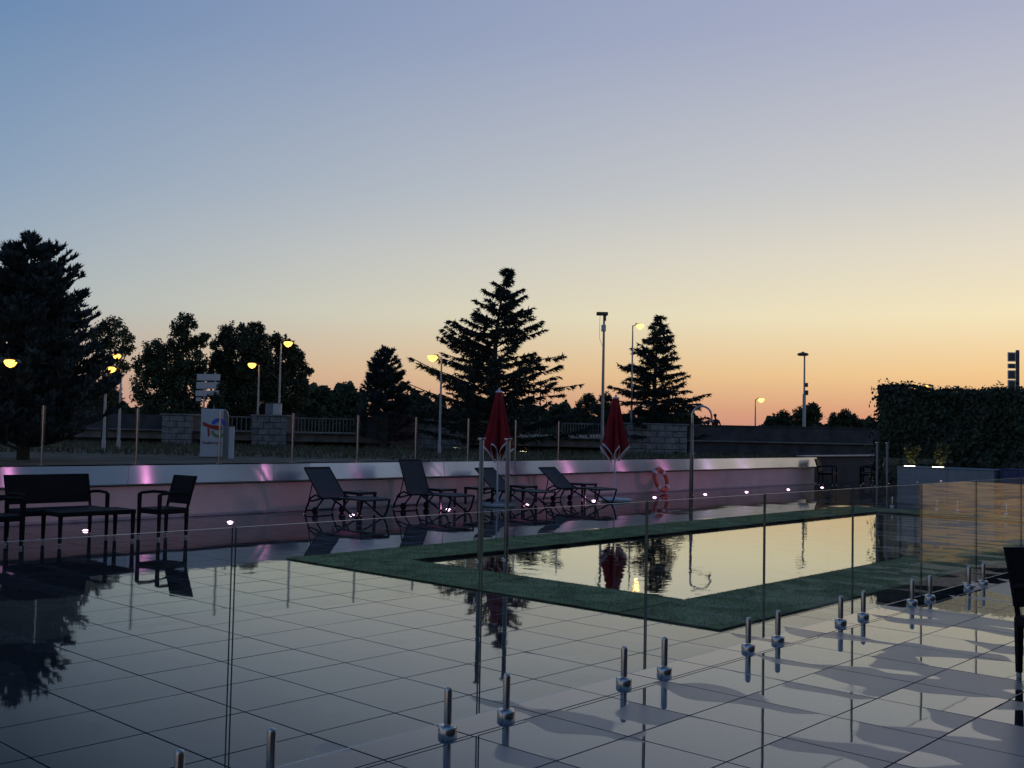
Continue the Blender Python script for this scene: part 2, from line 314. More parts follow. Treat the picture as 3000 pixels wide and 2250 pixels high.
# ------------------------------------------------------------------ pool
mb = MB()
cx, cy_, lx, ly = (PX0+PX1)/2, (PY0+PY1)/2, PX1-PX0, PY1-PY0
mb.box((cx, cy_, -.885), (lx, ly, .03)); 
for a, b, c, d in ((PX0-.16, PX0-.001, PY0-.16, PY1+.16), (PX1+.001, PX1+.16, PY0-.16, PY1+.16), (PX0, PX1, PY0-.16, PY0-.001), (PX0, PX1, PY1+.001, PY1+.16)):
    mb.box(((a+b)/2, (c+d)/2, -.003), (b-a, d-c, .01))
tag(mb.build('pool_basin', M['pool']), kind='structure')
nx, ny = 60, 20
gx, gy = np.meshgrid(np.linspace(PX0+.004, PX1-.004, nx), np.linspace(PY0+.004, PY1-.004, ny)); V = np.stack([gx.ravel(), gy.ravel(), np.full(nx*ny, -.022)], -1)
fi = [(r*nx+c, r*nx+c+1, (r+1)*nx+c+1, (r+1)*nx+c) for r in range(ny-1) for c in range(nx-1)]
tag(np_mesh('pool_water', V, fi, 4, M['water']), kind='structure')
# artificial turf strips round the pool
turf = thing('artificial_turf', 'dark green artificial turf laid in strips around the pool edge', 'turf')
W_ = 1.04; G = .012
strips = []
def split(a, b, n): q = np.linspace(a, b, n+1); return list(zip(q[:-1], q[1:]))
for a, b in split(PX0-W_, PX1+W_, 4): strips.append((a+G/2, b-G/2, PY0-W_+.03, PY0+.03)); strips.append((a+G/2, b-G/2, PY1-.03, PY1+W_-.03))
for a, b in split(PY0+.04, PY1-.04, 2): strips.append((PX0-W_+.012, PX0+.03, a+G/2, b-G/2)); strips.append((PX1-.03, PX1+W_-.012, a+G/2, b-G/2))
Vb, Fb = [], []
for a, b, c, d in strips:
    nx_, ny_ = max(2, int((b-a)/.22)), max(2, int((d-c)/.22)); xs = np.linspace(a, b, nx_); ys = np.linspace(c, d, ny_)
    m_ = MB(); top = []
    for y in ys:
        for x in xs:
            e = min(x-a, b-x, y-c, d-y); top.append((x, y, .017 if e > .02 else .006+random.random()*.012))
    m_.add(top, [(r*nx_+q, r*nx_+q+1, (r+1)*nx_+q+1, (r+1)*nx_+q) for r in range(ny_-1) for q in range(nx_-1)])
    m_.add([(a, c, .006), (b, c, .006), (b, d, .006), (a, d, .006), (a, c, .0165), (b, c, .0165), (b, d, .0165), (a, d, .0165)], [(0, 1, 5, 4), (1, 2, 6, 5), (2, 3, 7, 6), (3, 0, 4, 7)])
    m_.build('turf_strip', M['turf'], turf)
    k = int((b-a)*(d-c)*2600); p = np.stack([rng.uniform(a+.004, b-.004, k), rng.uniform(c+.004, d-.004, k), np.full(k, .016)], -1)
    an = rng.uniform(0, 2*PI, k); h = rng.uniform(.008, .02, k); dv = np.stack([np.cos(an), np.sin(an), np.zeros(k)], -1)
    tip = p+np.stack([rng.normal(0, .006, k), rng.normal(0, .006, k), h], -1)
    Vb.append(np.stack([p-dv*.003, p+dv*.003, tip], 1).reshape(-1, 3))
Vb = np.concatenate(Vb); bl = np_mesh('turf_blades', Vb, np.arange(len(Vb)).reshape(-1, 3), 3, M['turf'], turf); tag(bl, kind='stuff')
# ------------------------------------------------------------------ low wall with steel cap
lw = thing('low_wall', 'long low painted wall with overhanging brushed steel cap behind the loungers', 'wall', (0, 0, 0))
WX0, WX1 = -8.0, 33.6
MB().box(((WX0+WX1)/2, WY+.17, .27), (WX1-WX0, .3, .56), bev=.005).build('wall_face', M['wallp'], lw)
MB().box(((WX0+WX1)/2, WY-.03, .02), (WX1-WX0, .1, .04), bev=.006).build('plinth', M['plinth'], lw)
caps = [-8, -4.4, -.8, 2.8, 5.2, 8.6, 12.3, 15.9, 18.2, 21.8, 25.4, 28.6, 33.6]; tilts = [-6, -6, -6, -6, -6, -5, 7, 5, 3, 4, 4, 4]
for k in range(len(caps)-1):
    a, b = caps[k]+.004, caps[k+1]-.004; t = math.tan(R(tilts[k]))*.31; y0 = WY-.09
    poly = [(y0, .595), (y0+t, .905), (WY+.36, .905), (WY+.36, .56), (WY+.325, .56), (WY+.325, .875), (y0+t+.03, .875), (y0+.03, .595)]
    m_ = MB(); n = len(poly); m_.add([(a, y, z) for y, z in poly]+[(b, y, z) for y, z in poly], [tuple(range(n)), tuple(range(2*n-1, n-1, -1))]+[(i, (i+1) % n, n+(i+1) % n, n+i) for i in range(n)])
    m_.build('cap_panel', M['cap'], lw)
bw = thing('recessed_wall', 'dark set-back wall beyond the end of the low wall near the far furniture', 'wall')
MB().box((38.2, WY+.55, .42), (9.1, .25, .96), bev=.01).build('wall_face', M['darkwall'], bw); MB().box((38.2, WY+.52, .93), (9.2, .36, .05), bev=.01).build('coping', M['plinth'], bw)
# ------------------------------------------------------------------ glass fences
def pane(x0, x1, z0, z1, t=.012):
    m_ = MB(); h = t/2; p = [(x0, -h, z0), (x1, -h, z0), (x1, h, z0), (x0, h, z0), (x0, -h, z1), (x1, -h, z1), (x1, h, z1), (x0, h, z1)]
    m_.add(p, [(0, 1, 5, 4), (2, 3, 7, 6)], 0); m_.add(p, [(1, 2, 6, 5), (3, 0, 4, 7)], 1); m_.add(p, [(3, 2, 1, 0), (4, 5, 6, 7)], 2); return m_
spig = MB(); spig.lathe([(.051, 0), (.051, .034), (.044, .043), (.03, .046), (.0225, .046)], n=24)
spig_me = spig.mesh('collar', M['steel'], True)
sp2 = MB(); sp2.lathe([(.0215, .05), (.0215, .222), (.016, .238), (.006, .243)], n=20); sp2_me = sp2.mesh('spigot', M['steel'], True)
def fence(name, label, loc, rz, joints, z0, z1, off=.23, skip_first=False):
    t = thing(name, label, 'fence', loc, rz)
    for a, b in zip(joints[:-1], joints[1:]):
        pane(a+.009, b-.009, z0, z1).build('glass_panel', [M['glass'], M['glassedge'], M['lit_edge']], t)
    for q in joints:
        for s in (-off, off):
            if q+s < joints[0] or q+s > joints[-1]: continue
            o = link('spigot', sp2_me, t); o.location = (q+s, 0, 0); link('collar', spig_me, o)
    return t
JX, JW, JY = 4.1913, 1.577, 4.035
fence('glass_fence', 'frameless clear glass fence on steel spigots crossing the near terrace', (0, JY, 0), 0, [JX+JW*k for k in range(-5, 12)], .06, 1.1624)
fence('glass_fence', 'far glass fence on small spigots in front of the grey planter', (24.3, 10.25, 0), R(-90), [1.5*k for k in range(0, 5)], .06, 1.155)
bf = thing('glass_fence', 'glass fence with slim steel posts on top of the low wall', 'fence', (0, WY+.2, .905))
bx = [7.29+1.602*k for k in range(-5, 9)]
for a, b in zip(bx[:-1], bx[1:]):
    pane(a+.03, b-.03, .05, .95, .01).build('glass_panel', [M['glass'], M['glassedge'], M['lit_edge']], bf)
for a in bx:
    m_ = MB().box((a, 0, .48), (.02, .03, .96), bev=.003); m_.box((a, 0, .005), (.09, .07, .01)); m_.build('post', M['steel'], bf)
# ------------------------------------------------------------------ pool grab posts
def grab(loc, label, h=1.515):
    t = thing('pool_post', label, 'post', loc, 0, 'steel posts standing at the pool ends')
    MB().lathe([(.028, -.85), (.028, h-.03), (.026, h-.025)], n=16).build('pole', M['dark_steel'], t, True)
    MB().lathe([(.026, h-.025), (.05, h-.022), (.05, h-.004), (.044, h)], n=20).build('cap', M['steel'], t, True)
    MB().lathe([(.05, -.02), (.05, -.005), (.03, 0.0)], n=20).build('flange', M['steel'], t, True)
grab((9.46, 9.14, 0), 'left one of the two near steel posts rising from the pool corner')
grab((9.83, 9.03, 0), 'right one of the two near steel posts rising from the pool corner')
grab((23.62, 10.10, 0), 'left one of the two far steel posts beyond the pool end')
grab((23.47, 9.80, 0), 'right one of the two far steel posts beyond the pool end')
# ------------------------------------------------------------------ floor uplights
ords = ['first', 'second', 'third', 'fourth', 'fifth', 'sixth', 'seventh', 'eighth', 'ninth', 'tenth', 'eleventh', 'twelfth', 'thirteenth']
lens_me = MB().lathe([(.05, 0), (.05, .006), (.035, .018), (.012, .024)], n=20).mesh('lens', M['pinklens'], True)
ring_me = MB().lathe([(.075, 0), (.075, .004), (.07, .008), (.052, .008), (.051, .001)], n=24).mesh('trim_ring', M['steel'], True)
lx_ = [7.27, 9.72, 12.28, 14.73, 17.11, 19.47, 21.95, 24.32, 26.5, 28.97, 31.2]
for k, x in enumerate(lx_):
    t = thing('floor_uplight', f'{ords[k]} pink floor uplight from the left in the row before the low wall', 'light', (x, 15.13, .001), 0, 'pink floor uplights along the low wall')
    link('lens', lens_me, t); link('trim_ring', ring_me, t)
    ld = bpy.data.lights.new('uplight_lamp', 'SPOT'); ld.energy = 4.2 if k < 5 else 6.5; ld.color = (1, .3, .72) if k < 9 else (.8, .45, 1); ld.shadow_soft_size = .03; ld.spot_size = R(165); ld.spot_blend = .6
    lo = bpy.data.objects.new('uplight_lamp', ld); C.objects.link(lo); lo.parent = t; lo.location = (0, 0, .05); lo.rotation_euler = Vector((0, .75, .7)).to_track_quat('-Z', 'Y').to_euler()
# ------------------------------------------------------------------ rattan furniture
def leg_mesh(x, y, h, w=.045):
    m_ = MB(); a, b = w/2, w*.36
    m_.add([(x-b, y-b, .035), (x+b, y-b, .035), (x+b, y+b, .035), (x-b, y+b, .035), (x-a, y-a, h), (x+a, y-a, h), (x+a, y+a, h), (x-a, y+a, h)], [(3, 2, 1, 0), (4, 5, 6, 7), (0, 1, 5, 4), (1, 2, 6, 5), (2, 3, 7, 6), (3, 0, 4, 7)])
    return m_
def foot(x, y, parent):
    MB().lathe([(.016, 0), (.018, .006), (.017, .034)], (x, y, 0), 12).build('foot_cap', M['alu'], parent, True)
def slats(n, fn, parent, name='weave_band'):
    for k in range(n): fn(k).build(name, M['rattan'], parent)
def seat_furniture(label, cat, name, width, loc, rz, group=None, depth=.52):
    """faces local -y; back at +y"""
    t = thing(name, label, cat, loc, rz, group); w2, d2 = width/2, depth/2
    for sx_, sy_ in ((-1, -1), (1, -1), (-1, 1), (1, 1)):
        x, y = sx_*(w2-.025), sy_*(d2-.025)
        l = leg_mesh(x, y, .62 if sy_ < 0 else .40).build('leg', M['rattan'], t); foot(x, y, l)
    MB().box((0, 0, .385), (width, depth, .075), bev=.012).build('seat', M['rattan'], t)
    # back, leaning
    for sx_ in (-1, 1):
        MB().tube([(sx_*(w2-.025), d2-.025, .38), (sx_*(w2-.025), d2+.02, .55), (sx_*(w2-.025), d2+.10, .86)], .02, 6).build('back_post', M['rattan'], t)
    bk = MB(); n = 14; z0, z1 = .475, .87
    for k in range(2):
        pass
    pts = []
    for i in range(7):
        f = i/6; z = z0+(z1-z0)*f; y = d2+.0+.115*f**1.1
        pts.append((y, z))
    for i in range(6):
        (ya, za), (yb, zb) = pts[i], pts[i+1]
        bk.add([(-w2+.01, ya-.018, za), (w2-.01, ya-.018, za), (w2-.01, yb-.018, zb), (-w2+.01, yb-.018, zb), (-w2+.01, ya+.018, za), (w2-.01, ya+.018, za), (w2-.01, yb+.018, zb), (-w2+.01, yb+.018, zb)],
               [(0, 1, 2, 3), (7, 6, 5, 4), (0, 3, 7, 4), (1, 5, 6, 2)]+([(0, 4, 5, 1)] if i == 0 else [])+([(3, 2, 6, 7)] if i == 5 else []))
    bk.build('backrest', M['rattan'], t)
    for sx_ in (-1, 1):
        x = sx_*(w2-.025)
        MB().tube([(x, -d2+.02, .615), (x, -d2+.06, .632), (x, 0, .64), (x, d2-.06, .625), (x, d2+.03, .60)], .021, 8).build('armrest', M['rattan'], t)
    return t
seat_furniture('black woven two-seat bench with high back behind the coffee table', 'bench', 'garden_bench', 1.2, (6.5, 14.36, 0), 0, depth=.55)
seat_furniture('black woven armchair standing alone at the right of the coffee table', 'armchair', 'woven_armchair', .52, (7.70, 13.70, 0), R(-90)+R(6), 'black woven armchairs', .5)
seat_furniture('black woven armchair cut by the left picture edge beside the coffee table', 'armchair', 'woven_armchair', .52, (5.42, 13.72, 0), R(90), 'black woven armchairs', .5)
seat_furniture('black woven armchair in the near right corner cut by the picture edge', 'armchair', 'woven_armchair', .52, (7.735, 1.967, 0), R(-40), 'black woven armchairs', .5)
def low_table(name, label, loc, sx_, sy_, h, group=None, rz=0, th=.06, m='rattan'):
    t = thing(name, label, 'table', loc, rz, group)
    MB().box((0, 0, h-th/2), (sx_, sy_, th), bev=.008).build('table_top', M[m], t)
    for a, b in ((-1, -1), (1, -1), (-1, 1), (1, 1)):
        l = leg_mesh(a*(sx_/2-.03), b*(sy_/2-.03), h-th-.001).build('leg', M[m], t); foot(a*(sx_/2-.03), b*(sy_/2-.03), l)
    return t
low_table('coffee_table', 'long black woven coffee table in front of the two-seat bench', (6.64, 13.74, 0), 1.06, .56, .435)
# ------------------------------------------------------------------ sun loungers
def lounger(label, loc, back_deg, rz=0):
    t = thing('sun_lounger', label, 'sun lounger', loc, rz, 'dark sling sun loungers before the low wall')
    w2 = .31; zs = .33; hin = .28                       # y: head +, foot -
    for s in (-1, 1):
        x = s*w2
        MB().tube([(x, -.92, .335), (x, -.5, .345), (x, -.1, .335), (x, hin, .30), (x, hin+.25, .24), (x, .62, .26)], .018, 8).build('side_rail', M['loungeframe'], t, True)
        MB().tube([(x, -.93, .335), (x, -.86, .12), (x, -.80, .03), (x, -.74, .02), (x, -.66, .05), (x, -.32, .22), (x, -.05, .33)], .019, 8).build('front_leg', M['loungeframe'], t, True)
        MB().tube([(x, .20, .31), (x, .42, .36), (x, .56, .30), (x, .68, .12), (x, .72, .018)], .019, 8).build('rear_leg', M['loungeframe'], t, True)
        wl_ = MB(); wl_.tube([(x-.02*s, .42, .07), (x+.02*s, .42, .07)], .07, 16); wl_.build('wheel', M['loungeframe'], t, True)
        MB().tube([(x, .18, .31), (x, .34, .16), (x, .42, .07)], .016, 8).build('wheel_strut', M['loungeframe'], t, True)
    MB().tube([(-w2, -.93, .335), (w2, -.93, .335)], .018, 8).build('foot_bar', M['loungeframe'], t, True)
    MB().tube([(-w2, .70, .06), (w2, .70, .06)], .014, 8).build('cross_bar', M['loungeframe'], t, True)
    def sheet(pts, wdt, th=.008):
        m_ = MB(); n = len(pts); ws = 5
        for side in (0, 1):
            vv = [(wdt*(2*q/(ws-1)-1), y, z-th*side-.012*(1-(2*q/(ws-1)-1)**2)) for y, z in pts for q in range(ws)]
            m_.add(vv, [(i*ws+q, i*ws+q+1, (i+1)*ws+q+1, (i+1)*ws+q) for i in range(n-1) for q in range(ws-1)])
        return m_
    sheet([(-.91+i*(hin+.88)/10, .345+.014*math.sin(PI*i/10)-.03*(i/10)**3) for i in range(11)], w2-.016).build('seat_sling', M['sling'], t, True)
    a = R(back_deg); L = .72; pts = [(hin+.03+L*f*math.cos(a), .325+L*f*math.sin(a)) for f in np.linspace(0, 1, 9)]
    b = sheet(pts, w2-.03).build('back_sling', M['sling'], t, True)
    for s in (-1, 1):
        MB().tube([(s*(w2-.02), y, z-.006) for y, z in pts], .015, 8).build('back_tube', M['loungeframe'], t, True)
        MB().tube([(s*(w2-.03), pts[4][0], pts[4][1]-.01), (s*(w2-.03), min(.66, pts[4][0]+.12), .25)], .012, 6).build('back_prop', M['loungeframe'], t, True)
    MB().tube([(-w2+.02, pts[-1][0], pts[-1][1]), (w2-.02, pts[-1][0], pts[-1][1])], .015, 8).build('head_bar', M['loungeframe'], t, True)
lounger('dark sling sun lounger nearest the woven armchairs with back half raised', (12.14, 15.22, 0), 46)
lounger('dark sling sun lounger with the highest raised back, second from the left', (14.28, 15.20, 0), 66)
lounger('dark sling sun lounger behind the left red parasol pole', (16.80, 15.26, 0), 38)
lounger('dark sling sun lounger beside the right red parasol base', (18.86, 15.18, 0), 37)
tl = ['right of the leftmost sun lounger', 'right of the sun lounger with the highest back', 'just left of the left red parasol', 'right of the lounger behind the left parasol', 'left of the right red parasol']
for k, x in enumerate((12.72, 14.84, 15.95, 17.36, 19.5)):
    low_table('side_table', f'small black side table {tl[k]}', (x, 15.46, 0), .46, .46, .41, 'black side tables between the loungers', th=.05, m='loungeframe')
# ------------------------------------------------------------------ closed parasols
def parasol(label, loc, rz, seed):
    t = thing('closed_parasol', label, 'parasol', loc, rz, 'closed red parasols')
    MB().lathe([(.019, .07), (.019, 2.44)], n=12).build('pole', M['whitepole'], t, True)
    b = MB().lathe([(.40, 0), (.42, .015), (.42, .05), (.39, .065), (.06, .07)], n=32).build('base', M['basestone'], t, True)
    MB().lathe([(.035, .0685), (.035, .16), (.022, .18)], n=14).build('pole_socket', M['whitepole'], b, True)
    rr = random.Random(seed); nf, ns, nv = 7, 140, 16; rk = [rr.uniform(.33, .44) for _ in range(nf*2)]; zk = [rr.uniform(-.03, .12) for _ in range(nf)]; off = [rr.uniform(-.25, .25) for _ in range(nf)]
    def edge(th):
        f = th/(2*PI)*nf; k = int(f) % nf; q = f-int(f); s = 1-abs(2*q-1)
        r = .085+(rk[k]-.085)*s; z = .95+(r-.085)/.34*.40+zk[k]*(1-s)*s*2+.04*math.sin(3*th+seed); return r, z, off[k]*s
    vs_, fs = [], []
    for i in range(nv+1):
        v = i/nv
        for k in range(ns):
            th = 2*PI*k/ns; r, z, o = edge(th); zt = 2.42; rt = .075
            prof = v**1.02; rad = rt+(r-rt)*prof*(1-.10*math.sin(PI*v)); a = th+o*v*.5+.05*math.sin(7*th+4*v)*v
            vs_.append((rad*math.cos(a), rad*math.sin(a), zt+(z-zt)*v))
    for i in range(nv):
        for k in range(ns): q = (k+1) % ns; fs.append((i*ns+k, i*ns+q, i*ns+ns+q, i*ns+ns+k))
    cn = MB(); cn.add(vs_, fs); c = cn.build('canopy', M['red'], t, True)
    ed = [Vector(vs_[nv*ns+k]) for k in range(ns)]; tr = MB()
    vv = []
    for k, p in enumerate(ed):
        d = Vector((p.x, p.y, 0)).normalized()*.007; up = Vector(vs_[(nv-1)*ns+k])-p; up = up.normalized()*.035
        vv += [p+d-up*.2, p+d+up, p-d-up*.2, p-d+up]
    ff = []
    for k in range(ns):
        q = (k+1) % ns
        for a, b_ in ((0, 1), (1, 3), (3, 2), (2, 0)): ff.append((k*4+a, q*4+a, q*4+b_, k*4+b_))
    tr.add(vv, ff); tr.build('edge_trim', M['trim'], c)
    MB().lathe([(.08, 2.42), (.085, 2.435), (.05, 2.46), (.022, 2.465), (.028, 2.49), (.012, 2.515)], n=18).build('finial', M['trim'], t, True)
    # strap holding the folds
    return t
parasol('closed red parasol with white edging on a round base, left of the pair', (16.36, 15.32, 0), .4, 3)
parasol('closed red parasol with white edging on a round base, right of the pair', (19.96, 14.90, 0), 1.7, 8)
# ------------------------------------------------------------------ lifebuoy, shower
t = thing('lifebuoy', 'orange lifebuoy ring with pale bands leaning on the low wall', 'lifebuoy', (23.8, 16.2, .357)); t.rotation_euler = (R(-19), 0, 0)
m_ = MB(); n, q = 40, 14; vv = []
for i in range(n):
    a = 2*PI*i/n
    for k in range(q): b = 2*PI*k/q; r = .285+.072*math.cos(b); vv.append((r*math.cos(a), .05*math.sin(b), r*math.sin(a)))
m_.add(vv, [(i*q+k, ((i+1) % n)*q+k, ((i+1) % n)*q+(k+1) % q, i*q+(k+1) % q) for i in range(n) for k in range(q)]); m_.build('ring', M['orange'], t, True)
for a0 in (45, 135, 225, 315):
    m_ = MB(); vv = []
    for i in range(5):
        a = R(a0-9+18*i/4)
        for k in range(q): b = 2*PI*k/q; r = .285+.076*math.cos(b); vv.append((r*math.cos(a), .054*math.sin(b), r*math.sin(a)))
    m_.add(vv, [(i*q+k, (i+1)*q+k, (i+1)*q+(k+1) % q, i*q+(k+1) % q) for i in range(4) for k in range(q)]); m_.build('band', M['trim'], t, True)
m_ = MB(); m_.tube([(.37*math.cos(R(a))*(1.0+.05*abs(math.sin(R(2*a-90)))), 0, .37*math.sin(R(a))*(1+.05*abs(math.sin(R(2*a-90))))) for a in range(0, 361, 12)], .006, 6); m_.build('grab_rope', M['trim'], t)
t = thing('pool_shower', 'tall grey outdoor shower with curved crook at its top', 'shower', (23.12, 14.80, 0)); hd = Vector((_r0.x, _r0.y, 0))
MB().lathe([(.10, 0), (.10, .012), (.055, .02), (.05, 1.05), (.045, 1.10), (.034, 1.12), (.034, 1.9)], n=18).build('column', M['dark_steel'], t, True)
arc = [hd*.0+Vector((0, 0, 1.88)), Vector((0, 0, 2.08))]+[hd*(.25-.25*math.cos(a))+Vector((0, 0, 2.09+.25*math.sin(a))) for a in np.linspace(.1, PI-.05, 14)]+[hd*.5+Vector((0, 0, 2.0))]
MB().tube(arc, .026, 12).build('crook', M['steel'], t, True)
sr = MB().lathe([(.028, .06), (.03, .03), (.05, 0), (.05, -.012)], tuple(hd*.5+Vector((0, 0, 1.95))), 18).build('shower_rose', M['dark_steel'], t, True)
MB().tube([Vector((0, 0, 1.80)), hd*.2+Vector((0, 0, 1.87)), hd*.46+Vector((0, 0, 2.0))], .012, 8).build('brace', M['dark_steel'], t, True)
MB().tube([Vector((0, 0, 1.12)), Vector((0, 0, 1.12))+hd*.09], .014, 8).build('valve', M['steel'], t, True)
# ------------------------------------------------------------------ far corner: planters, furniture, ivy wall
def box_thing(name, label, cat, c, d, m, lip=None, rz=0):
    t = thing(name, label, cat, (c[0], c[1], 0), rz)
    MB().box((0, 0, d[2]/2), d, bev=.012).build('body', M[m], t)
    MB().box((0, 0, d[2]+.012), (d[0]+.03, d[1]+.03, .02), bev=.006).build('rim', M[lip or m], t)
    return t
box_thing('planter_wall', 'pale grey rendered planter below the ivy wall, beyond the pool', 'planter', (26.2, 9.35), (.9, 2.3, .9), 'planter')
box_thing('planter_wall', 'dark planter, its blue light put into the colour, at the right edge below the ivy wall', 'planter', (26.3, 6.5), (.9, 3.2, .93), 'bluelit_planter')
def shrub(label, loc, h, seed, spread=.35, n=420):
    t = thing('lit_shrub', label, 'shrub', loc, 0, 'yellowish shrubs lit from the planter'); r_ = np.random.default_rng(seed)
    V = []; st = MB()
    for k in range(9):
        an = r_.uniform(0, 2*PI); ln = h*r_.uniform(.55, 1); sp_ = spread*r_.uniform(.3, 1.2)
        p = [np.array([sp_*math.cos(an)*f**1.6, sp_*math.sin(an)*f**1.6, ln*f*(1.1-.25*f*f)]) for f in np.linspace(0, 1, 6)]
        st.tube([tuple(v) for v in p], [.012*(1-f*.8) for f in np.linspace(0, 1, 6)], 5)
        for i in range(n//9):
            f = r_.uniform(.15, 1); q = p[0]*0+np.array([sp_*math.cos(an)*f**1.6, sp_*math.sin(an)*f**1.6, ln*f*(1.1-.25*f*f)])
            d = r_.normal(0, 1, 3); d /= np.linalg.norm(d); e = np.cross(d, r_.normal(0, 1, 3)); e /= np.linalg.norm(e); L = r_.uniform(.06, .13)
            V += [q, q+d*L*.5+e*L*.22, q+d*L, q+d*L*.5-e*L*.22]
    V = np.array(V); lv = np_mesh('foliage', V, np.arange(len(V)).reshape(-1, 4), 4, M['shrub'], t); st.build('stems', M['bark'], t)
for k, (y, h, lab) in enumerate(((10.32, .62, 'tall yellowish shrub lit from below at the left end of the grey planter'), (9.62, .7, 'slender yellowish shrub lit from below near the middle of the grey planter'), (7.15, .5, 'bushy yellowish shrub lit from below on the dark blue-lit planter'))):
    z = .922 if k < 2 else .952
    shrub(lab, (26.22, y, z), h, 40+k, (.16, .16, .4)[k])
    t = thing('planter_light', ['flat white light plate under the tall yellowish shrub', 'flat white light plate under the slender yellowish shrub', 'flat light plate under the bushy shrub on the blue-lit planter'][k], 'light', (26.03, y-.02, z), 0, 'light plates on the planters')
    MB().box((0, 0, .009), (.1, .24, .009), bev=.003).build('diffuser', M['plate'], t); hs = MB(); hs.box((0, 0, .002), (.13, .28, .004)); hs.build('housing', M['dark_steel'], t)
iw = thing('ivy_wall', 'tall dark wall overgrown with ivy at the right of the pool', 'wall', (0, 0, 0))
ZT = [(12.45, 3.14), (10.93, 2.98), (2.0, 2.92)]
m_ = MB(); m_.add([(29.0, 12.3, -.4), (29.0, 10.9, -.4), (29.0, 0, -.4), (29.0, 0, 2.86), (29.0, 10.9, 2.9), (29.0, 12.3, 3.05), (33.0, 12.3, -.4), (33.0, 10.9, -.4), (33.0, 0, -.4), (33.0, 0, 2.86), (33.0, 10.9, 2.9), (33.0, 12.3, 3.05)],
   [(0, 1, 4, 5), (1, 2, 3, 4), (5, 4, 10, 11), (4, 3, 9, 10), (6, 0, 5, 11), (2, 8, 9, 3), (7, 6, 11, 10), (8, 7, 10, 9)]); m_.build('masonry', M['darkwall'], iw)
def leaves(P, N, size, r_, jitter=.6):
    k = len(P); n = N+r_.normal(0, jitter, (k, 3)); n /= np.linalg.norm(n, axis=1, keepdims=True)
    a = np.cross(n, r_.normal(0, 1, (k, 3))); a /= np.linalg.norm(a, axis=1, keepdims=True)+1e-9; b = np.cross(n, a); L = r_.uniform(.6, 1.2, (k, 1))*size
    return np.stack([P-a*L*.5, P+b*L*.38, P+a*L*.5, P-b*L*.38], 1).reshape(-1, 3)
r_ = np.random.default_rng(5); k = 26000
yy = r_.uniform(1, 12.3, k); zz = r_.uniform(0, 1, k)**.8; top = np.where(yy > 10.9, 2.95+(yy-10.9)/1.4*.15, 2.9); bul = .10+.10*np.sin(yy*2.3)*np.sin(zz*9)+r_.exponential(.05, k)
P1 = np.stack([29.0-bul, yy, zz*top], -1)
k2 = 5000; xx = r_.uniform(29, 32.5, k2); P2 = np.stack([xx, 12.3+.08+r_.exponential(.07, k2)+.08*np.sin(xx*3), r_.uniform(.2, 3.1, k2)], -1)
k3 = 6000; y3 = r_.uniform(1, 12.35, k3); t3 = np.where(y3 > 10.9, 2.95+(y3-10.9)/1.4*.15, 2.9); P3 = np.stack([r_.uniform(28.85, 30, k3), y3, t3+.02+r_.exponential(.035, k3)+.03*np.sin(y3*5)], -1)
V = np.concatenate([leaves(P1, np.array([-1, 0, .3]), .13, r_), leaves(P2, np.array([0, 1, .3]), .12, r_), leaves(P3, np.array([0, 0, 1]), .1, r_)])
tag(np_mesh('ivy_leaves', V, np.arange(len(V)).reshape(-1, 4), 4, M['ivy'], iw), kind='stuff')
# dark furniture in the far corner
for k, (x, y, rz, lab) in enumerate(((34.1, 14.9, 200, 'small dark armchair in the far corner left of the far table'), (35.7, 15.4, 150, 'small dark armchair in the far corner right of the far table'), (33.2, 15.9, 10, 'small dark armchair against the set-back wall in the far corner'))):
    seat_furniture(lab, 'armchair', 'woven_armchair', .55, (x, y, 0), R(rz), 'dark armchairs in the far corner', .5)
low_table('garden_table', 'dark square table between the far corner armchairs', (34.9, 14.6, 0), .8, .8, .72)
# ------------------------------------------------------------------ road bridge behind the wall
BD = 72.0
b0 = dd(1106, 930, BD); br_rz = math.atan2(_r0.y, _r0.x)
bridge = thing('road_bridge', 'long low stone and concrete road bridge with railings behind the pool', 'bridge', (b0.x, b0.y, 0), br_rz)
sx_of = lambda xd: (xd-1106)*BD/2260.6
m_ = MB().box(((sx_of(-60)+sx_of(1960))/2, 3.2, .83), (sx_of(1960)-sx_of(-60), 6.0, .56), bev=.04); m_.build('girder', M['concrete'], bridge)
MB().box(((sx_of(-60)+sx_of(1960))/2, 3.0, 1.16), (sx_of(1960)-sx_of(-60), 6.6, .1), bev=.02).build('deck_slab', M['concrete'], bridge)
blk = {}
def pier(xa, xb, z0, z1, y=-.5, dep=2.0, rows=6, cols=5, ledge=True):
    a, b = sx_of(xa), sx_of(xb)
    p = MB().box(((a+b)/2, y+dep/2+.06, (z0+z1)/2), (b-a-.12, dep, z1-z0-.06)).build('stone_pier', M['darkwall'], bridge)
    hh = (z1-z0)/rows
    for r in range(rows):
        off = .5*(r % 2); xs = [a]+[a+(b-a)*(q+off)/cols for q in range(cols+1) if 0.02 < (q+off)/cols < .98]+[b]
        for u, v in zip(xs[:-1], xs[1:]):
            key = (round(v-u, 3), round(hh, 3))
            if key not in blk: blk[key] = MB().box((0, 0, 0), (v-u-.03, .3, hh-.03), bev=.02).mesh('stone_block', M['stone'])
            o = link('stone_block', blk[key], p); o.location = ((u+v)/2, y+.06+random.uniform(-.03, .03), z0+hh*(r+.5))
    if ledge: MB().box(((a+b)/2, y+dep/2, z1+.05), (b-a+.2, dep+.3, .1), bev=.02).build('coping', M['stone'], p)
pier(355, 420, -.3, 2.2, rows=6, cols=2); pier(548, 622, -.3, 2.25, rows=6, cols=3); pier(845, 1010, -.3, 2.15, rows=6, cols=5); pier(1352, 1482, -.3, 2.2, rows=6, cols=4)
bal_me = MB().box((0, 0, 0), (.055, .05, .92)).mesh('baluster', M['concrete'])
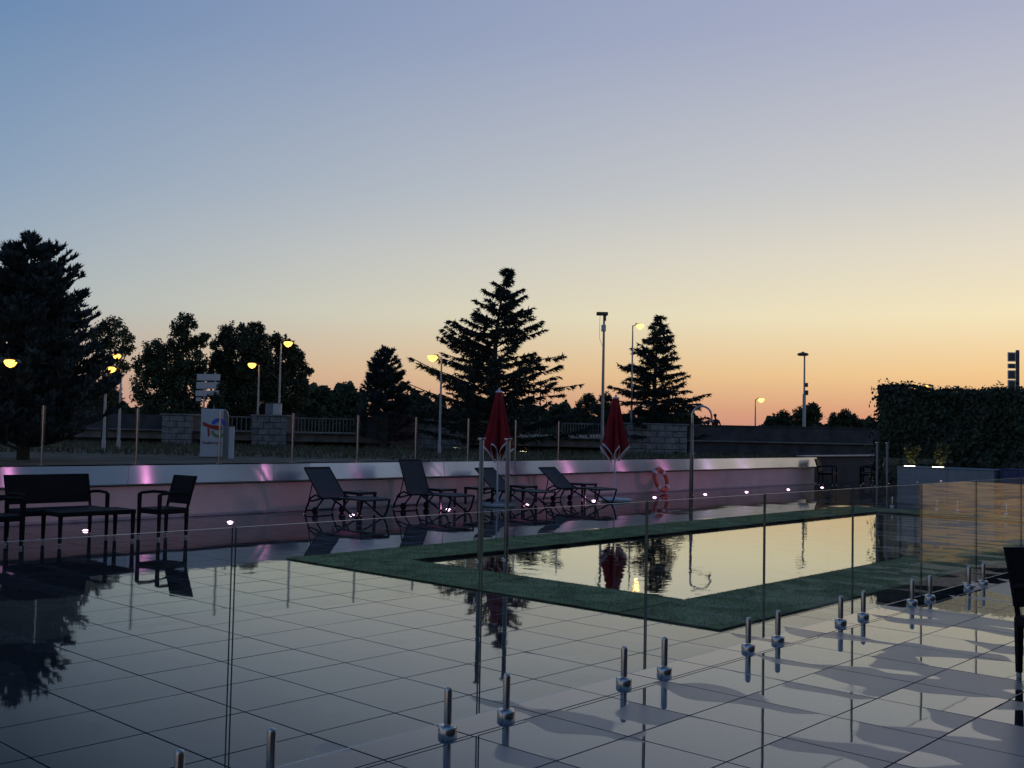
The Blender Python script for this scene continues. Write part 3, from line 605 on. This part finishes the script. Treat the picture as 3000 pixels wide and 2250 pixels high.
for xa, xb, st in ((1012, 1350, .19), (624, 843, .24), (424, 546, .3)):
    a, b = sx_of(xa), sx_of(xb); n = int((b-a)/st)
    for k in range(n): o = link('baluster', bal_me, bridge); o.location = (a+(k+.5)*(b-a)/n, .1, 1.67)
    MB().box(((a+b)/2, .1, 2.17), (b-a-.02, .12, .09), bev=.01).build('handrail', M['concrete'], bridge)
MB().box(((sx_of(1486)+sx_of(1960))/2, .2, 1.2), (sx_of(1960)-sx_of(1486), .5, 2.0), bev=.03).build('parapet', M['darkwall'], bridge)
MB().box(((sx_of(1484)+sx_of(1960))/2, .2, 2.24), (sx_of(1960)-sx_of(1484)+.1, .65, .08), bev=.02).build('coping', M['darkwall'], bridge)
MB().box(((sx_of(-60)+sx_of(353))/2, .1, 1.7), (sx_of(353)-sx_of(-60), .2, 1.0), bev=.03).build('parapet', M['darkwall'], bridge)
MB().box(((sx_of(-60)+sx_of(1960))/2, 6.6, .3), (sx_of(1960)-sx_of(-60), .6, 1.4)).build('abutment', M['darkwall'], bridge)
# grass bank in front of and under the bridge
k = 14000; r_ = np.random.default_rng(9); u = r_.uniform(-34, 27, k); dpt = r_.uniform(-26, 5, k)
P = np.stack([b0.x+_r0.x*u+fwd.x*dpt, b0.y+_r0.y*u+fwd.y*dpt, np.full(k, GZ+.02)], -1); h = r_.uniform(.08, .3, k); an = r_.uniform(0, PI, k); dv = np.stack([np.cos(an), np.sin(an), 0*an], -1)*.05
V = np.stack([P-dv, P+dv, P+np.stack([r_.normal(0, .06, k), r_.normal(0, .06, k), h], -1)], 1).reshape(-1, 3)
M['drygrass'] = mat('dry_grass', (.085, .085, .045), .9, var=.5, scale=.5)
tag(np_mesh('verge_grass', V, np.arange(len(V)).reshape(-1, 3), 3, M['drygrass']), 'short dry grass on the verge before the bridge', 'grass', None, 'stuff')
# switch boxes on the bridge pier
for xa, lab in ((583, 'darker grey switch box on the bridge pier, left of the pair'), (599, 'paler grey switch box on the bridge pier, right of the pair')):
    p = dd(xa, 890, BD+.8); t = thing('switch_box', lab, 'utility box', (p.x, p.y, 2.352), br_rz, 'switch boxes on the bridge pier')
    MB().box((0, 0, .4), (.55, .4, .8), bev=.02).build('cabinet', M['panel' if xa == 599 else 'signside'], t); MB().box((0, -.21, .4), (.46, .02, .68), bev=.005).build('door', M['panel' if xa == 599 else 'signside'], t); MB().box((0, 0, .815), (.6, .45, .03), bev=.005).build('roof', M['signside'], t)
# ------------------------------------------------------------------ fuel brand totem, white post, direction sign
tp = dd(457, 980, 45); cz = GZ
tot = thing('fuel_sign', 'white fuel station totem with red, blue and green swirl logo and lettering', 'sign', (tp.x, tp.y, cz), br_rz+R(10))
tw, th_ = .94, 2.06
MB().box((0, 0, th_/2+.02), (tw, .3, th_), bev=.02).build('panel', M['signwhite'], tot)
MB().prism([(tw/2+.006, .06), (tw/2+.18, .06), (tw/2+.2, 1.8), (tw/2+.13, 1.99), (tw/2+.006, 2.08)], .29).build('side_fairing', M['signside'], tot)
MB().box((0, 0, .01), (tw*.7, .25, .02)).build('foot', M['dark_steel'], tot)
yf = -.155
def ring(cx_, cz_, r0_, r1_, a0, a1, n=16):
    o_ = [(cx_+r1_*math.cos(R(a0+(a1-a0)*i/n)), cz_+r1_*math.sin(R(a0+(a1-a0)*i/n))) for i in range(n+1)]
    i_ = [(cx_+r0_*math.cos(R(a0+(a1-a0)*i/n)), cz_+.9*r0_*math.sin(R(a0+(a1-a0)*i/n))) for i in range(n+1)]
    return o_+i_[::-1]
def flat(poly, name, m, parent, dy=0, t=.012):
    return MB().prism(poly, t, M=Matrix.Translation((0, yf-dy, 0))).build(name, M[m], parent)
lg = flat([(-.40, 1.46), (-.36, 1.52), (-.1, 1.41), (.16, 1.37), (.43, 1.36), (.43, 1.16), (.2, 1.18), (-.05, 1.23), (-.38, 1.36)], 'logo_red_bar', 'lred', tot)
flat([(-.19, 1.262), (-.105, 1.235), (-.08, .96), (-.12, .88), (-.16, .9)], 'logo_red_stem', 'lred', tot)
flat(ring(.27, 1.38, .17, .31, 4, 168), 'logo_blue_arc', 'lblue', tot, -.004)
flat(ring(.27, 1.38, .10, .168, 10, 165), 'logo_light_arc', 'lsky', tot, -.004)
flat(ring(.28, 1.155, .20, .31, 182, 330), 'logo_green_arc', 'lgreen', tot, -.004)
def text(s, size, loc, rot, m, parent, name):
    cu = bpy.data.curves.new(name, 'FONT'); cu.body = s; cu.size = size; cu.align_x = 'CENTER'; cu.extrude = .003; cu.offset = .005
    o = bpy.data.objects.new(name, cu); C.objects.link(o); dg = bpy.context.evaluated_depsgraph_get(); me = bpy.data.meshes.new_from_object(o.evaluated_get(dg)); bpy.data.objects.remove(o)
    me.materials.clear(); me.materials.append(M[m]); q = link(name, me, parent); q.location = loc; q.rotation_euler = rot; return q
text('TotalEnergies', .148, (0, yf, .58), (R(90), 0, 0), 'ltext', tot, 'lettering')
pp = dd(499, 985, 44); t = thing('marker_post', 'plain white square post right of the fuel sign', 'post', (pp.x, pp.y, GZ), br_rz)
MB().box((0, 0, .66), (.2, .14, 1.32), bev=.01).build('post_body', M['signwhite'], t); MB().box((0, 0, 1.333), (.22, .16, .024), bev=.006).build('post_cap', M['panel'], t)
pb = dd(449, 880, 68); t = thing('direction_sign', 'stack of white road direction panels half hidden by leaves', 'sign', (pb.x, pb.y, GZ), br_rz+R(-14))
z_ = lambda y: dd(449, y, 68).z-GZ
for ya, yb, xa, xb in ((808, 822, -.82, .84), (825.5, 840, -.84, .82), (843.5, 856, -.88, .80), (859, 867, -.84, -.46)):
    MB().box(((xa+xb)/2, -.06, (z_(ya)+z_(yb))/2), (xb-xa, .06, z_(ya)-z_(yb)), bev=.012).build('sign_panel', M['panel'], t)
for x in (-.3, .45): MB().lathe([(.05, 0), (.05, z_(806)+.08)], (x, .02, 0), 10).build('sign_pole', M['lamp_pole'], t, True)
# ------------------------------------------------------------------ street lamps
def lamp(label, xt, yt, d, side, lit, kind='street_lamp', zb=1.2, yb=None, head=1.0, mm='sodium', glow=.17):
    p = dd(xt, yt, d); t = thing(kind, label, 'street lamp', (p.x, p.y, zb), br_rz, 'street lamps along the road'); h = p.z-zb
    MB().lathe([(.10, 0), (.10, .5), (.075, .55), (.045, h)], n=10).build('pole', M['lamp_pole'], t, True)
    s = side
    MB().tube([(0, 0, h-.06), (s*.12, 0, h+.02), (s*.3*head, 0, h+.05)], .03, 8).build('arm', M['lamp_head'], t, True)
    hd_ = MB(); L = .62*head
    hd_.add([(s*.16, -.11, h+.04), (s*(.16+L), -.09, h+.0), (s*(.16+L), .09, h+.0), (s*.16, .11, h+.04), (s*.2, -.07, h+.16), (s*(.1+L), -.04, h+.10), (s*(.1+L), .04, h+.10), (s*.2, .07, h+.16)], [(0, 1, 2, 3), (4, 7, 6, 5), (0, 4, 5, 1), (1, 5, 6, 2), (2, 6, 7, 3), (3, 7, 4, 0)])
    hh = hd_.build('lamp_head', M['lamp_head'], t)
    bowl = MB(); bowl.lathe([(.02, -1), (.6, -.75), (.92, -.3), (1, 0), (.9, .16), (.45, .24)], n=14); sc3 = (glow*1.2, glow*1.0, glow*1.2)
    bowl.v = [(s*(.16+L*.55)+x*sc3[0], y*sc3[1], h+.035+z*sc3[2]) for x, y, z in bowl.v]
    bowl.build('lamp_bowl', M[mm] if lit else M['panel'], hh, True)
    if lit:
        ld = bpy.data.lights.new('lamp_light', 'POINT'); ld.energy = 8; ld.color = (1, .55, .16); ld.shadow_soft_size = .15; lo = bpy.data.objects.new('lamp_light', ld); C.objects.link(lo); lo.parent = t; lo.location = (s*(.16+L*.55), -.1, h-.35)
    return t
lamp('lit street lamp whose bulb shows at the left picture edge', -14, 782, 33, 1, True, glow=.17, zb=GZ, head=1.1)
lamp('lit street lamp just right of the large left conifer, head turned right', 231, 768, 52, 1, True, glow=.18, zb=GZ)
lamp('short lit street lamp beside the left trees, head turned left', 262, 797, 54, -1, True, glow=.2, zb=GZ)
lamp('lit street lamp left of the switch boxes, head turned left', 560, 788, 73, -1, True, glow=.25)
lamp('tall lit street lamp right of the switch boxes, head turned right', 607, 741, 73, 1, True, glow=.26)
lamp('lit street lamp at the left side of the large cedar', 954, 772, 58, -1, True, glow=.24, zb=GZ)
lamp('tall lit street lamp before the smaller cedar, head turned right', 1367, 703, 72.5, 1, True, mm='sodium2', glow=.24)
lamp('small distant lit lamp against the orange sky right of the shower', 1632, 863, 95, 1, True, mm='sodium2', glow=.26)
# twin unlit lamp with boxes
p = dd(1738, 768, 76); t = thing('floodlight_mast', 'unlit lamp mast with flat head and two boxes right of centre', 'street lamp', (p.x, p.y, 1.2), br_rz); h = p.z-1.2
MB().lathe([(.12, 0), (.12, h*.55), (.07, h*.56), (.06, h)], n=10).build('pole', M['lamp_pole'], t, True)
MB().lathe([(.05, h-.04), (.3, h-.02), (.42, h+.03), (.36, h+.16), (.12, h+.22), (.05, h+.28)], (-.12, 0, 0), 18).build('lamp_head', M['lamp_head'], t, True)
MB().box((.15, 0, h*.66), (.2, .2, .3), bev=.02).build('control_box', M['lamp_head'], t); MB().box((.16, 0, h*.57), (.22, .22, .34), bev=.02).build('control_box', M['lamp_head'], t)
p = dd(1305, 680, 66); t = thing('camera_mast', 'tall thin mast with traffic camera box and hanging cable', 'mast', (p.x, p.y, GZ), br_rz); h = p.z-GZ
MB().lathe([(.11, 0), (.11, .6), (.065, h)], n=10).build('pole', M['lamp_pole'], t, True)
MB().box((-.12, 0, h+.06), (.72, .26, .22), bev=.03).build('camera_housing', M['lamp_head'], t); MB().box((.05, 0, h-.22), (.16, .14, .34), bev=.02).build('bracket', M['lamp_head'], t); MB().box((-.02, 0, h-.85), (.28, .22, .42), bev=.02).build('equipment_box', M['panel'], t)
MB().tube([(-.25, 0, h-.02), (-.27, 0, h-.6), (-.26, 0, h-1.5), (-.1, 0, h-1.95), (0, 0, h-2.1)], .012, 5).build('cable', M['lamp_head'], t)
p = dd(1168, 830, 85); t = thing('street_lamp', 'small dark round-headed lamp behind the large cedar', 'street lamp', (p.x, p.y, GZ), br_rz); h = p.z-GZ
MB().lathe([(.06, 0), (.045, h)], n=8).build('pole', M['lamp_head'], t, True); MB().lathe([(.08, -.05), (.36, .0), (.3, .16), (.06, .22)], (0, 0, h), 14).build('lamp_head', M['lamp_head'], t, True)
p = dd(1224, 901, 110); t = thing('street_lamp', 'small far white light low between the two cedars', 'street lamp', (p.x, p.y, GZ), br_rz); h = p.z-GZ
MB().lathe([(.06, 0), (.045, h)], n=8).build('pole', M['lamp_head'], t, True); MB().lathe([(.1, -.2), (.24, 0), (.16, .2)], (0, 0, h), 14).build('lamp_globe', M['farlamp'], t, True)
p = dd(2003, 836, 42); t = thing('wall_lamp', 'lit lamp showing just above the top of the ivy wall', 'street lamp', (p.x, p.y, GZ), br_rz); h = p.z-GZ
MB().lathe([(.07, 0), (.05, h)], (.2, 0, 0), 8).build('pole', M['lamp_pole'], t, True); MB().tube([(.2, 0, h-.05), (.14, 0, h+.09), (-.2, 0, h+.08)], .025, 8).build('arm', M['lamp_head'], t, True)
MB().lathe([(.02, -.1), (.11, -.05), (.15, .02), (.08, .06)], (-.06, 0, h), 14).build('lamp_bowl', M['sodium2'], t, True)
p = dd(2190, 800, 90); t = thing('tower_sign', 'narrow tall framed sign tower above the ivy wall at right', 'sign', (p.x, p.y, GZ), br_rz)
zz_ = lambda y: dd(2190, y, 90).z-GZ
MB().box((.32, 0, zz_(756)/2), (.24, .24, zz_(756)), bev=.02).build('column', M['lamp_head'], t)
for ya, yb in ((761, 781), (785.5, 796), (800, 819), (821, 846)): MB().box((-.17, 0, (zz_(ya)+zz_(yb))/2), (.7, .12, zz_(ya)-zz_(yb)), bev=.015).build('sign_panel', M['panel'], t); MB().box((-.2, -.07, (zz_(ya)+zz_(yb))/2), (.5, .02, (zz_(ya)-zz_(yb))*.78), bev=.004).build('lettering_field', M['lamp_head'], t)
# ------------------------------------------------------------------ person on the bridge
p = dd(1546, 915, BD+1.0); t = thing('person', 'person in dark clothes seen from the chest up behind the bridge parapet', 'person', (p.x, p.y, 1.432), br_rz)
MB().box((sx_of(1546), 1.0, 1.32), (9.0, 1.2, .22), bev=.02).build('footway', M['concrete'], bridge)
me = bpy.data.meshes.new('body'); ob = link('body', me, t)
pts = [(0, 0, .72), (0, .02, .95), (.02, .02, 1.14), (.0, 0, 1.26), (-.02, -.02, 1.34), (-.05, -.04, 1.46), (-.06, -.04, 1.55), (-.20, 0, 1.16), (-.27, -.1, .92), (-.2, -.25, .84), (.22, .03, 1.13), (.32, -.02, .88), (.26, -.2, .8), (-.09, 0, .68), (-.1, -.04, .38), (-.1, .02, .03), (-.1, -.1, .02), (.09, 0, .68), (.1, -.02, .38), (.1, .04, .03), (.1, -.09, .02)]
ed = [(0, 1), (1, 2), (2, 3), (3, 4), (4, 5), (5, 6), (2, 7), (7, 8), (8, 9), (2, 10), (10, 11), (11, 12), (0, 13), (13, 14), (14, 15), (15, 16), (0, 17), (17, 18), (18, 19), (19, 20)]
rad = [.16, .16, .15, .07, .06, .10, .085, .075, .055, .04, .075, .055, .04, .10, .065, .045, .035, .10, .065, .045, .035]
me.from_pydata(pts, ed, []); ob.modifiers.new('skin', 'SKIN'); sv = me.skin_vertices[0].data
for i, r in enumerate(rad): sv[i].radius = (r, r)
sv[0].use_root = True; s2 = ob.modifiers.new('sub', 'SUBSURF'); s2.levels = 2; s2.render_levels = 2
dg = bpy.context.evaluated_depsgraph_get(); nm = bpy.data.meshes.new_from_object(ob.evaluated_get(dg)); ob.modifiers.clear(); nm.materials.clear(); nm.materials.append(M['person']); nm.materials.append(M['skin'])
for pl in nm.polygons: pl.material_index = 1 if pl.center.z > 1.29 else 0; pl.use_smooth = True
ob.data = nm
MB().lathe([(.02, .17), (.085, .14), (.118, .06), (.117, 0), (.09, -.03)], (-.052, -.03, 1.475), 14).build('hair', M['hair'], t, True)
# ------------------------------------------------------------------ trees
def unit(v): return v/(np.linalg.norm(v, axis=-1, keepdims=True)+1e-9)
def sprays(Ps, Ds, L, wd, r_):
    k = len(Ps); a = unit(np.cross(Ds, r_.normal(0, 1, (k, 3)))); ln = (L*r_.uniform(.6, 1.3, k))[:, None]
    return np.stack([Ps-a*wd, Ps+a*wd, Ps+Ds*ln], 1).reshape(-1, 3)
def conifer(name, label, base, H, Rm, seed, m, whorls=24, per=6, rise=.35, tip=0., dens=1.0, spray=.27, wd=.05, lean=(0, 0), prof=.8, zlo=.06, up=.0, irregular=.35, droop=.25, twig=1.0):
    r_ = np.random.default_rng(seed); t = thing(name, label, 'tree', (base[0], base[1], base[2]), 0, 'trees beyond the bridge and road')
    ax = lambda z: np.array([lean[0]*(z/H)**4, lean[1]*(z/H)**4, z])
    MB().tube([tuple(ax(H*f)) for f in np.linspace(0, 1, 10)], [.035*H*(1-f)**1.1*.8+.02 for f in np.linspace(0, 1, 10)], 8).build('trunk', M['bark'], t, True)
    V = []; wood = MB()
    for wv in range(whorls):
        f = zlo+(1-zlo)*(wv/(whorls-1))**.92; z = H*f; Lmax = Rm*max(.01, (1-f)**prof)*1.0+.14
        for b in range(per if f < .85 else 4):
            an = r_.uniform(0, 2*PI); L = Lmax*(1+r_.uniform(-irregular, irregular*.55)); o = ax(z+r_.uniform(-.15, .15))
            el_ = rise+r_.normal(0, .12)
            n = 9; ff = np.linspace(0, 1, n); dirh = np.array([math.cos(an), math.sin(an), 0])
            pts = o+dirh*(L*ff*math.cos(el_))[:, None]+np.array([0, 0, 1])*(L*ff*math.sin(el_)+tip*L*ff**3-droop*L*.3*(ff**2)*(1 if f < .5 else .4))[:, None]
            pts += r_.normal(0, .012*L, (n, 3))*ff[:, None]
            wood.tube([tuple(p) for p in pts[::2]], [.02+.028*L/4*(1-q) for q in ff[::2]], 4, cap=False)
            side = np.array([-math.sin(an), math.cos(an), 0]); nt_ = max(6, int((7+L*7)*dens))
            for q in range(nt_):
                u = r_.uniform(.12, 1)**.8; i = min(n-2, int(u*(n-1))); p = pts[i]+(pts[i+1]-pts[i])*(u*(n-1)-i)
                tl_ = (.16+.32*L*twig*(1-u)**.7*.6)*r_.uniform(.6, 1.2); sd_ = r_.choice([-1, 1]); dr = unit(dirh*r_.uniform(.3, 1)+side*sd_*r_.uniform(.3, 1)+np.array([0, 0, r_.uniform(-.35, .12)+up]))
                ns = max(6, int(tl_/.055*dens)); q_ = r_.uniform(0, 1, ns); ps = p+dr*(q_*tl_)[:, None]+np.array([0, 0, -1])*(.25*droop*tl_*q_**2)[:, None]
                ds = unit(dr*.9+r_.normal(0, .45, (ns, 3))+np.array([0, 0, -.35*droop+up*1.2]))
                V.append(sprays(ps, ds, spray, wd, r_))
    top = ax(H)[None]+np.stack([np.zeros(14), np.zeros(14), -np.linspace(0, .9, 14)], -1)*1.0; V.append(sprays(np.repeat(top, 3, 0), unit(r_.normal(0, .5, (42, 3))+np.array([.2, -.2, .8])), spray*1.1, wd, r_))
    V = np.concatenate(V); np_mesh('crown', V, np.arange(len(V)).reshape(-1, 3), 3, M[m], t); wood.build('branches', M['bark'], t)
    return t
def leafy(name, label, base, H, clumps, seed, m, size=.26, dens=1.0, group='trees beyond the bridge and road', cat='tree', trunk=True):
    """clumps: (x along picture right, y away, z centre, rx, rz)"""
    r_ = np.random.default_rng(seed); t = thing(name, label, cat, base, 0, group); V = []; X = np.array([_r0.x, _r0.y, 0]); Y = np.array([fwd.x, fwd.y, 0]); Y /= np.linalg.norm(Y); wood = MB()
    if trunk:
        MB().tube([(0, 0, 0), (.05, .02, H*.3), (0, .05, H*.62)], [.03*H*.9, .022*H, .01*H], 8).build('trunk', M['bark'], t, True)
    for (cx_, cyy, cz_, rx, rz_) in clumps:
        c = X*cx_+Y*cyy+np.array([0, 0, cz_]); n = int(dens*1500*rx*rz_)+300
        if trunk: wood.tube([(0, 0, H*.25), tuple(c*np.array([.5, .5, .7])), tuple(c)], [.012*H, .008*H, .02], 5, cap=False)
        nk = max(6, int(n/24)); d = unit(r_.normal(0, 1, (nk, 3))); rad = r_.uniform(.35, 1.05, nk)**.55
        sub = c+X*(d[:, 0]*rx*rad)[:, None]+Y*(d[:, 1]*rx*rad)[:, None]+np.array([0, 0, 1])*(d[:, 2]*rz_*rad)[:, None]
        for s_ in sub:
            k = 24; q = unit(r_.normal(0, 1, (k, 3)))*(r_.uniform(.1, 1, (k, 1))**.6)*(.16*(rx+rz_)*.5+.16); V.append(leaves(s_+q, unit(q+np.array([0, 0, .3])), size*.72, r_, 1.0))
    V = np.concatenate(V); np_mesh('crown', V, np.arange(len(V)).reshape(-1, 4), 4, M[m], t)
    if trunk and wood.v: wood.build('limbs', M['bark'], t)
    return t
def gp(xd, d, z=GZ): p = dd(xd, 930, d); return (p.x, p.y, z)
conifer('cedar_tree', 'large dark cedar with layered upswept branches left of centre behind the parasols', gp(1063, 62), 10.85, 6.4, 11, 'needle', whorls=30, per=6, rise=.26, tip=.12, lean=(.75*_r0.x, .75*_r0.y), prof=1.0, dens=1.3, droop=.35, irregular=.42, twig=.55)
conifer('cedar_tree', 'smaller dark cedar behind the right parasol and lamp', gp(1412, 74), 9.6, 4.7, 23, 'needle', whorls=28, per=6, rise=.22, tip=.06, lean=(.3*_r0.x*1.3, .3*_r0.y*1.3), prof=.95, dens=1.3, droop=.4, spray=.3, irregular=.4, twig=.6)
conifer('blue_cedar', 'tall blue-green conifer at the left picture edge with tufted branches', gp(52, 38), 7.95, 3.1, 31, 'blueneedle', whorls=44, per=9, rise=.25, tip=.22, prof=.55, dens=1.35, spray=.22, wd=.05, up=.6, droop=.1, zlo=.05, irregular=.4)
conifer('blue_cedar', 'small dense rounded conifer left of the large cedar', gp(830, 70), 6.55, 2.15, 47, 'blueneedle', whorls=24, per=8, rise=.35, tip=.15, prof=.55, dens=1.3, spray=.26, wd=.055, up=.4, droop=.1, zlo=.08, irregular=.25)
mpx = lambda d: d/2260.6
def clumps_px(x0, d, zfun, lst):
    return [((x-x0)*mpx(d), random.uniform(-.6, .6), zfun(y), rx*mpx(d), rz_*mpx(d)) for x, y, rx, rz_ in lst]
def tree_px(label, x0, d, lst, seed, m, size=.26, dens=1.0, name='leafy_tree'):
    zf = lambda y: dd(x0, y, d).z-GZ
    top = min(y-rz_ for x, y, rx, rz_ in lst); return leafy(name, label, gp(x0, d), zf(top), clumps_px(x0, d, zf, lst), seed, m, size, dens)
tree_px('open-crowned leafy tree just right of the tall left conifer', 225, 56, [(232, 705, 26, 24), (205, 725, 24, 30), (262, 728, 20, 14), (228, 760, 30, 30), (262, 752, 15, 9), (215, 800, 34, 34), (255, 790, 16, 14), (210, 850, 40, 34)], 3, 'leaf', .2, 1.1)
tree_px('tall uneven leafy tree with a high plume, right of the short left lamp', 385, 82, [(388, 700, 26, 22), (378, 735, 26, 30), (420, 738, 20, 12), (440, 726, 10, 6), (330, 762, 28, 26), (310, 790, 24, 28), (360, 790, 40, 36), (410, 785, 34, 36), (330, 840, 46, 40), (400, 845, 50, 42), (370, 880, 70, 24)], 4, 'leaf', .3, 1.0)
tree_px('poplar with pointed crown behind the direction sign', 492, 86, [(488, 722, 20, 24), (512, 716, 12, 20), (478, 760, 26, 36), (510, 770, 28, 40), (490, 830, 40, 46), (500, 875, 48, 30), (470, 800, 26, 40), (525, 820, 26, 40)], 5, 'leaf2', .3, 1.15, 'poplar_tree')
tree_px('poplar with rounded crown, tallest of the row behind the lamps', 549, 84, [(546, 716, 20, 20), (535, 750, 24, 30), (562, 752, 22, 34), (548, 800, 38, 48), (550, 860, 44, 40), (570, 800, 24, 40)], 6, 'leaf2', .3, 1.15, 'poplar_tree')
tree_px('poplar at the right of the row behind the tall lit lamp', 612, 85, [(596, 736, 18, 18), (620, 752, 18, 18), (640, 772, 14, 20), (606, 780, 28, 36), (636, 810, 24, 38), (648, 850, 18, 34), (615, 850, 42, 44), (585, 830, 26, 44), (663, 800, 6, 7)], 7, 'leaf2', .3, 1.15, 'poplar_tree')
tree_px('small rounded tree between the two cedars behind the bridge', 1272, 95, [(1270, 862, 15, 11), (1260, 876, 16, 12), (1284, 880, 14, 16), (1310, 868, 14, 20), (1312, 892, 20, 18), (1255, 895, 18, 12)], 8, 'leaf', .26, 1.3)
tree_px('low leafy tree below the unlit lamp mast', 1745, 90, [(1752, 884, 16, 12), (1730, 892, 14, 12), (1762, 898, 18, 14), (1742, 905, 22, 14)], 9, 'leaf', .24, 1.6)
tree_px('small pointed leafy tree left of the unlit lamp mast', 1690, 91, [(1690, 900, 14, 12), (1672, 908, 14, 10), (1700, 908, 16, 12), (1661, 915, 8, 6)], 10, 'leaf', .24, 1.6)
tree_px('sparse low tree right of the unlit lamp mast', 1822, 92, [(1820, 895, 14, 9), (1806, 902, 12, 9), (1838, 902, 14, 8), (1822, 908, 30, 8), (1860, 914, 22, 7)], 12, 'leaf', .24, 1.5)
# far wood and hedge behind the bridge: one mass
r_ = np.random.default_rng(77); V = []
for xa, xb, yt, dep_ in ((655, 790, 842, 110), (690, 760, 836, 112), (860, 960, 860, 105), (930, 1240, 882, 100), (1180, 1370, 898, 104), (-80, 260, 850, 96), (260, 700, 880, 96), (1380, 1505, 896, 98), (1640, 1960, 916, 100)):
    n = int((xb-xa)*52); xs = r_.uniform(xa, xb, n); tops = yt+8*np.sin(xs*.09+yt)+5*np.sin(xs*.23)+r_.exponential(1.2, n)*-1.5+3
    ys = tops+(935-tops)*r_.uniform(0, 1, n)**1.5; dp = dep_+r_.uniform(-2, 2, n)
    P = np.array([dd(a, b, c) for a, b, c in zip(xs, ys, dp)]); V.append(leaves(P, np.array([-fwd.x, -fwd.y, .5]), .55, r_, .8))
V = np.concatenate(V); V[:, 2] = np.maximum(V[:, 2], GZ)
tag(np_mesh('far_wood', V, np.arange(len(V)).reshape(-1, 4), 4, M['leaf']), 'dark far wood and hedge forming one mass behind the bridge', 'wood', None, 'stuff')
# leafy twigs hanging in front of the direction sign
tree_px('young leafy tree half covering the direction sign', 470, 64, [(470, 838, 9, 12), (458, 856, 10, 8), (472, 864, 12, 12), (478, 890, 12, 18)], 14, 'leaf', .16, 1.6)
# ------------------------------------------------------------------ hotel front behind the camera (seen only as reflections)
hf = thing('hotel_front', 'plain hotel front with a lit glass restaurant bay, outside the picture', 'building', (0, -7.2, 0))
MB().box((20, -1.0, 2.05), (90, 1.8, 4.3), bev=.05).build('wall', M['facade'], hf); MB().box((20, -.9, 4.33), (90.6, 2.2, .25), bev=.03).build('roof_edge', M['concrete'], hf)
for k in range(11):
    x = -18+k*5.0
    w_ = MB(); w_.box((x, -.07, 1.45), (3.6, .1, 2.6)); o = w_.build('window', M['winglass'], hf)
    fr = MB(); [fr.box((x+dx, -.01, 1.45), (.09, .12, 2.7)) for dx in (-1.8, 0, 1.8)]; [fr.box((x, -.012, z), (3.6, .1, .08)) for z in (.12, 2.78)]; fr.build('window_frame', M['winframe'], o)
for k in range(5):
    x = 42.0+k*4.4; o = MB().box((x, -.07, 1.6), (4.34, .1, 3.1)).build('lit_window', M['warmlit'], hf)
    fr = MB(); fr.box((x, -.012, 3.17), (4.3, .1, .08)); fr.build('window_frame', M['winframe'], o)
